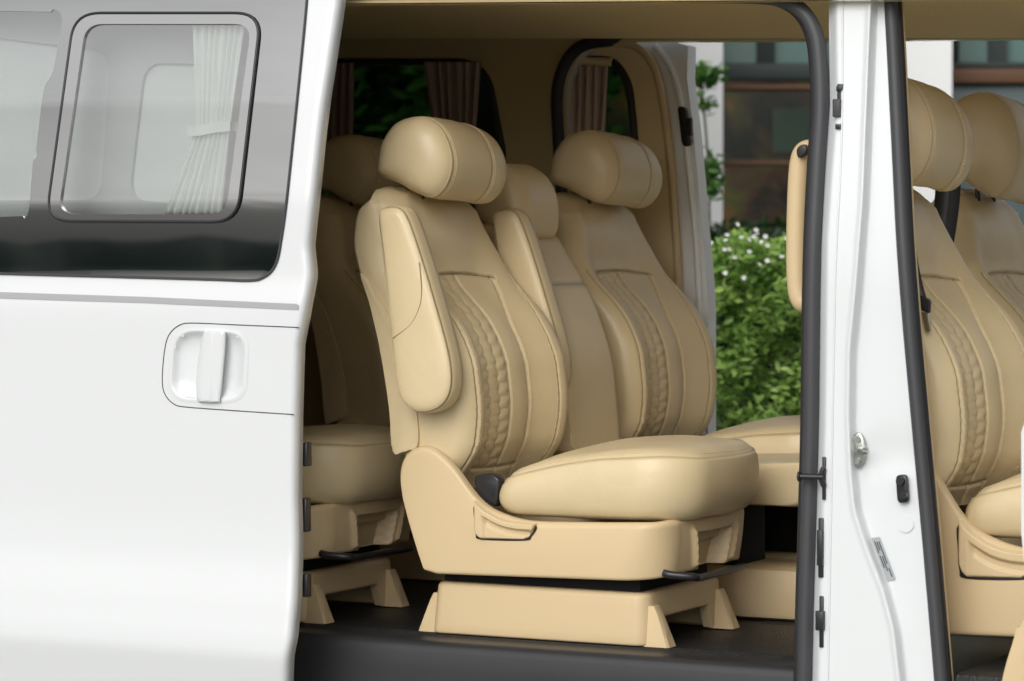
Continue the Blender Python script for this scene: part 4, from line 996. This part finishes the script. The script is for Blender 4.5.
# ---- front belt hanging beside the front seat
bl = crv([P(u, v, 0.20) for u, v in [(909, 235), (912, 262), (918, 290), (924, 308)]], 6); V = []
for p in bl: V += [p + (-0.012, 0, 0), p + (0.012, 0.004, 0)]
belt = mesh('seat_belt', np.array(V), [(2 * i, 2 * i + 1, 2 * i + 3, 2 * i + 2) for i in range(len(bl) - 1)], M['black'])
belt.modifiers.new('thickness', 'SOLIDIFY').thickness = 0.002
tag(belt, 'dark seat belt with a steel tongue beside the front seat', 'seat belt')
prism('belt_tongue', fillet([P(914, 293, 0.19), P(930, 300, 0.19), P(929, 314, 0.19), P(917, 308, 0.19)], 0.006, 4), (0, 0.012, 0), M['black'], belt, 0.003)
prism('tongue_plate', fillet([P(921, 312, 0.195), P(928, 313, 0.195), P(931, 331, 0.195), P(926, 332, 0.195)], 0.004, 4), (0, 0.004, 0), M['steel'], belt, 0.001)

bl = crv([P(u, v, 1.02) for u, v in [(947, 150), (948, 180), (946, 210), (940, 250)]], 6); V = []
for p in bl: V += [p + (-0.030, 0, 0), p + (0.030, 0.004, 0)]
belt2 = mesh('seat_belt', np.array(V), [(2 * i, 2 * i + 1, 2 * i + 3, 2 * i + 2) for i in range(len(bl) - 1)], M['black'])
belt2.modifiers.new('thickness', 'SOLIDIFY').thickness = 0.002
tag(belt2, 'black seat belt strap hanging in the gap between the two front headrests', 'seat belt')
# ================================================================== BACKGROUND
def leaves(name, centres, size, mat, parent, n_up=0.4):
    """small folded leaves at the given centres"""
    c = np.asarray(centres); n = len(c)
    d = rng.normal(size=(n, 3)); d[:, 2] = d[:, 2] * 0.5 + 0.1; d /= np.linalg.norm(d, axis=1)[:, None]
    up = rng.normal(size=(n, 3)) * 0.7 + (0, 0, n_up * 2); s = np.cross(d, up); s /= np.linalg.norm(s, axis=1)[:, None] + 1e-9
    nn = np.cross(s, d); L = size * rng.uniform(0.7, 1.3, n)[:, None]; W = L * 0.24
    v = np.stack([c, c + d * L * 0.3 + s * W * 0.85 + nn * W * 0.3, c + d * L * 0.65 + s * W * 0.8 + nn * W * 0.3, c + d * L, c + d * L * 0.65 - s * W * 0.8 + nn * W * 0.3, c + d * L * 0.3 - s * W * 0.85 + nn * W * 0.3], 1).reshape(-1, 3)
    F = []
    for i in range(n): b = 6 * i; F += [(b, b + 1, b + 2, b + 3), (b, b + 3, b + 4, b + 5)]
    off = off_of(parent); me = bpy.data.meshes.new(name); me.from_pydata((v - off).tolist(), [], F); me.update()
    return link(name, me, mat, parent)
# hedge across the far pavement
DH = 10.6
hc0 = Q(690, 300, DH); ha = Rv; hb_ = np.array([Fv[0], Fv[1], 0]); hb_ /= np.linalg.norm(hb_)
htop = Q(760, 230, DH)[2]
hl = hc0.copy(); hl[2] = 0
hedge = empty('hedge', hl + Rv * 0.3, 'leafy green hedge dotted with white flowers outside the far doorway', 'hedge')
n = 40000; x = rng.uniform(-0.5, 2.2, n)
zt = htop - 0.03 + 0.035 * np.sin(x * 7 + 1) + 0.03 * np.sin(x * 17) + 0.02 * np.sin(x * 41)
zt -= 0.10 * ss(0.25, 0.05, x)
fz_ = rng.uniform(0, 1, n) ** 0.75; z = 0.08 + (zt - 0.08) * fz_
dep = np.abs(rng.normal(0, 0.10, n)) + 0.06 * np.sin(x * 9 + z * 11) + 0.05 * np.sin(x * 23 - z * 17) + 0.25 * ss(0.85, 1.0, fz_) * rng.uniform(0, 1, n)
topm = rng.uniform(0, 1, n) < 0.2
dep = np.where(topm, rng.uniform(0, 0.6, n), dep); z = np.where(topm, zt - np.abs(rng.normal(0, 0.03, n)) - 0.25 * (np.abs(dep - 0.3) / 0.3) ** 3 * 0.3, z)
cpts = hl + Rv * x[:, None] + hb_ * dep[:, None]; cpts[:, 2] = z
leaves('foliage', cpts, 0.042, M['leaf'], hedge)
for k in range(14):
    xx = 0.15 + 0.9 * k / 13.0; b = hl + Rv * xx + hb_ * (0.25 + 0.06 * math.sin(k * 5)); tube('stem', [b, b + (0.05 * math.sin(k), 0.03 * math.cos(k * 2), 0.5), b + (0.1 * math.sin(k * 3), 0.05, htop - 0.2)], [0.018, 0.012, 0.006], M['bark'], hedge, 7)
for k, (u, v) in enumerate([(760, 229), (741, 238), (748, 233), (729, 243), (722, 252), (716, 240), (751, 250), (779, 236), (783, 262), (735, 262), (770, 243), (726, 268), (740, 272), (757, 262), (795, 246), (719, 262), (792, 232), (746, 243), (765, 236), (788, 252), (774, 256), (800, 238), (728, 258), (754, 240), (763, 252), (733, 249), (742, 228), (724, 246)]):
    p0 = Q(u, v, DH - 0.06); V, F2 = [], []
    for j in range(1):
        q = p0 + rng.normal(0, 0.016, 3); a0 = rng.uniform(0, 6)
        nrm_ = -Fv + rng.normal(0, 0.35, 3) + (0, 0, 0.5); nrm_ /= np.linalg.norm(nrm_); t1 = np.cross(nrm_, (0.3, 0.2, 1)); t1 /= np.linalg.norm(t1); t2 = np.cross(nrm_, t1)
        for m_ in range(5):
            an = a0 + m_ * 2 * np.pi / 5; dr = t1 * math.cos(an) + t2 * math.sin(an); sd_ = np.cross(nrm_, dr); b = len(V)
            V += [q, q + dr * 0.0065 + sd_ * 0.0042 + nrm_ * 0.003, q + dr * 0.0105 + nrm_ * 0.004, q + dr * 0.0065 - sd_ * 0.0042 + nrm_ * 0.003]; F2.append((b, b + 1, b + 2, b + 3))
    mesh('flower', np.array(V), F2, M['petal'], hedge, smooth=False)

# trees seen through the far rear window and the door window
def tree(at_, h, rad, cnt, label, lsize=0.11):
    t = empty('tree', at_, label, 'tree', 'trees beyond the van')
    b = np.asarray(at_, float)
    tube('trunk', [b, b + (0.05, 0.02, h * 0.3), b + (-0.04, 0.06, h * 0.62), b + (0.05, 0, h * 0.9)], [0.13, 0.11, 0.08, 0.03], M['bark'], t, 9)
    pts = []
    for k in range(26):
        cdir = rng.normal(size=3); cdir /= np.linalg.norm(cdir); cc_ = b + (0, 0, h * 0.6) + cdir * np.array([rad, rad, h * 0.42]) * rng.uniform(0.3, 0.95)
        pts.append(cc_ + rng.normal(0, rad * 0.22, (cnt // 26, 3)))
        if k < 7: tube('limb', [b + (0, 0, h * 0.35 + 0.05 * k), (b + (0, 0, h * 0.45) + cc_) / 2, cc_], [0.045, 0.03, 0.012], M['bark'], t, 6)
    pts = np.vstack(pts); pts[:, 2] = np.maximum(pts[:, 2], 0.25); leaves('crown', pts, lsize, M['leaf_d'], t); return t
gp = lambda u, d: (Q(u, 300, d)[0], Q(u, 300, d)[1], 0.0)
tree(gp(380, 14.5), 4.6, 0.62, 9000, 'bushy green tree seen through the far rear window')
tree(gp(465, 14.0), 4.2, 0.5, 7000, 'leafy tree behind the taupe curtain of the far rear window')
tree(gp(555, 14.3), 4.4, 0.42, 7000, 'green tree seen through the window of the far sliding door')
tree(gp(300, 14.0), 4.2, 0.7, 6000, 'shaded tree behind the near sliding door')

# climbing shrub against the white column
sh = empty('shrub', gp(704, 13.2), 'thin leafy shrub growing up against the white building column', 'shrub')
pts = []
for (u, v, n_, s_) in ((702, 76, 120, 0.028), (710, 80, 50, 0.022), (709, 168, 90, 0.028), (711, 188, 90, 0.03), (704, 105, 30, 0.02)):
    pts.append(Q(u, v, 13.2) + rng.normal(0, s_, (n_, 3)))
leaves('foliage', np.vstack(pts), 0.055, M['leaf_d'], sh)
b0 = np.array(gp(704, 13.2)); tube('stem', crv([b0, Q(708, 300, 13.2), Q(709, 180, 13.2), Q(701, 80, 13.2)], 5), 0.006, M['bark'], sh, 6)

# unseen dark bank, added behind the camera to darken the reflection in the van's glass
V, F2 = [], []; na = 260
for k in range(na):
    a_ = R(100) * (k / (na - 1.0) - 0.5) * 2; d_ = 25 + 1.2 * math.sin(k * 0.21) + 0.5 * math.sin(k * 0.9)
    dirv = -np.array([hb_[0], hb_[1], 0]) * math.cos(a_) + Rv * math.sin(a_); hh_ = 1.86 + 0.10 * math.sin(k * 0.13) + 0.07 * math.sin(k * 0.37 + 1) + 0.03 * math.sin(k * 1.3)
    for q, (dd_, hz_) in enumerate(((0, 0.0), (-0.35, 0.5), (-0.2, 0.85), (0.5, 1.0), (2.2, 0.97), (2.8, 0.6), (2.8, 0.0))):
        p_ = np.array([CAM[0], CAM[1], 0]) + dirv * (d_ + dd_ + 0.12 * math.sin(k * 2.1 + q)); p_[2] = hh_ * hz_; V.append(p_)
wd_o = mesh('reflection_bank', np.array(V), grid_faces(na, 7), M['reflection_dark']); tag(wd_o, kind='stuff')
# building facade, facing the camera across the yard
DB = 16.5
bld = empty('building', gp(800, DB), 'pale building with white columns and dark banded windows beyond the hedge', 'building')
def bb(name, u0, v0, u1, v1, d0, d1, mat, bev=0.01):
    """block spanning a rectangle of the facade at depth d0, running back to d1"""
    a, b = Q(u0, v0, d0), Q(u1, v1, d0); z1_, z0_ = max(a[2], b[2]), min(a[2], b[2])
    a2 = np.array([a[0], a[1], z0_]); b2 = np.array([b[0], b[1], z0_]); back_ = hb_ * (d1 - d0)
    return prism(name, [a2, b2, b2 + back_, a2 + back_], (0, 0, z1_ - z0_), mat, bld, bev)
zg_v = lambda d: CY - FPX * ((0 - CAM[2]) / d) * 1.0 - 95.5
gv = 245 + FPX * CAM[2] / DB
bb('column', 640, -260, 722, gv, DB, DB + 0.5, M['bwall']); bb('column', 893, -260, 950, gv, DB, DB + 0.5, M['bwall'])
bb('room', 560, -260, 1300, gv, DB + 2.4, DB + 2.6, M['room'])
bb('room_floor', 560, gv - 12, 1300, gv - 2, DB + 0.1, DB + 2.4, M['room']); bb('room_ceiling', 560, -262, 1300, -250, DB + 0.1, DB + 2.4, M['room'])
for (u0, u1) in ((723, 758), (774, 818), (824, 870), (958, 990), (1006, 1050)): bb('pane', u0, -20, u1, 63, DB + 0.42, DB + 0.44, M['teal'], 0)
for (u0, u1) in ((757, 775), (817, 825), (869, 892), (950, 959), (989, 1007), (1049, 1070)): bb('mullion', u0, -120, u1, 74, DB + 0.36, DB + 0.46, M['dark'])
bb('transom', 722, 63, 893, 80, DB + 0.34, DB + 0.46, M['dark']); bb('transom', 950, 62, 1200, 68, DB + 0.34, DB + 0.46, M['dark'])
bb('band', 722, 84.5, 893, 90, DB + 0.32, DB + 0.40, M['wood']); bb('band', 722, 160, 893, 166, DB + 0.32, DB + 0.40, M['wood']); bb('band', 950, 68, 1200, 83, DB + 0.32, DB + 0.40, M['wood'])
bb('lower_panel', 950, 83, 1200, gv, DB + 0.42, DB + 0.46, simple('dark_teal_panel', (0.03, 0.065, 0.065), 0.3, var=0.2, vscale=1))
bb('pane', 722, 90, 893, 160, DB + 0.44, DB + 0.45, glass('dark_shop_glass', (0.75, 0.8, 0.76), 1.4), 0)
bb('window_reflection', 774, 108, 812, 152, DB + 1.2, DB + 1.25, simple('pale_green_reflection', (0.16, 0.26, 0.2), 0.6, var=0.4, vscale=2), 0)  # added panel, its pale green paints a reflection in the window
# planting in front of the shop window
pl2 = empty('shrub', gp(780, 15.2), 'shade-coloured low planting along the foot of the dark window, behind the hedge', 'shrub')
pts = Q(760, 222, 15.4) + Rv * rng.uniform(-0.6, 0.8, 4000)[:, None] + hb_ * rng.uniform(-0.2, 0.3, 4000)[:, None]; pts[:, 2] = rng.uniform(0.1, Q(760, 224, 15.4)[2], 4000)
leaves('foliage', pts, 0.09, M['shade_leaf'], pl2)
for k in range(5):
    b = Q(735 + 16 * k, 300, 15.4); b[2] = 0; tube('stem', [b, b + (0.05, 0, 1.2)], 0.015, M['bark'], pl2, 6)

# ------------------------------------------------------------------ view
scn.view_settings.view_transform = 'Standard'; scn.view_settings.look = 'None'; scn.view_settings.exposure = -0.12; scn.view_settings.gamma = 1.0
scn.cycles.use_denoising = True; scn.cycles.max_bounces = 10; scn.cycles.diffuse_bounces = 6; scn.cycles.transparent_max_bounces = 12
scn.cycles.sample_clamp_indirect = 8.0
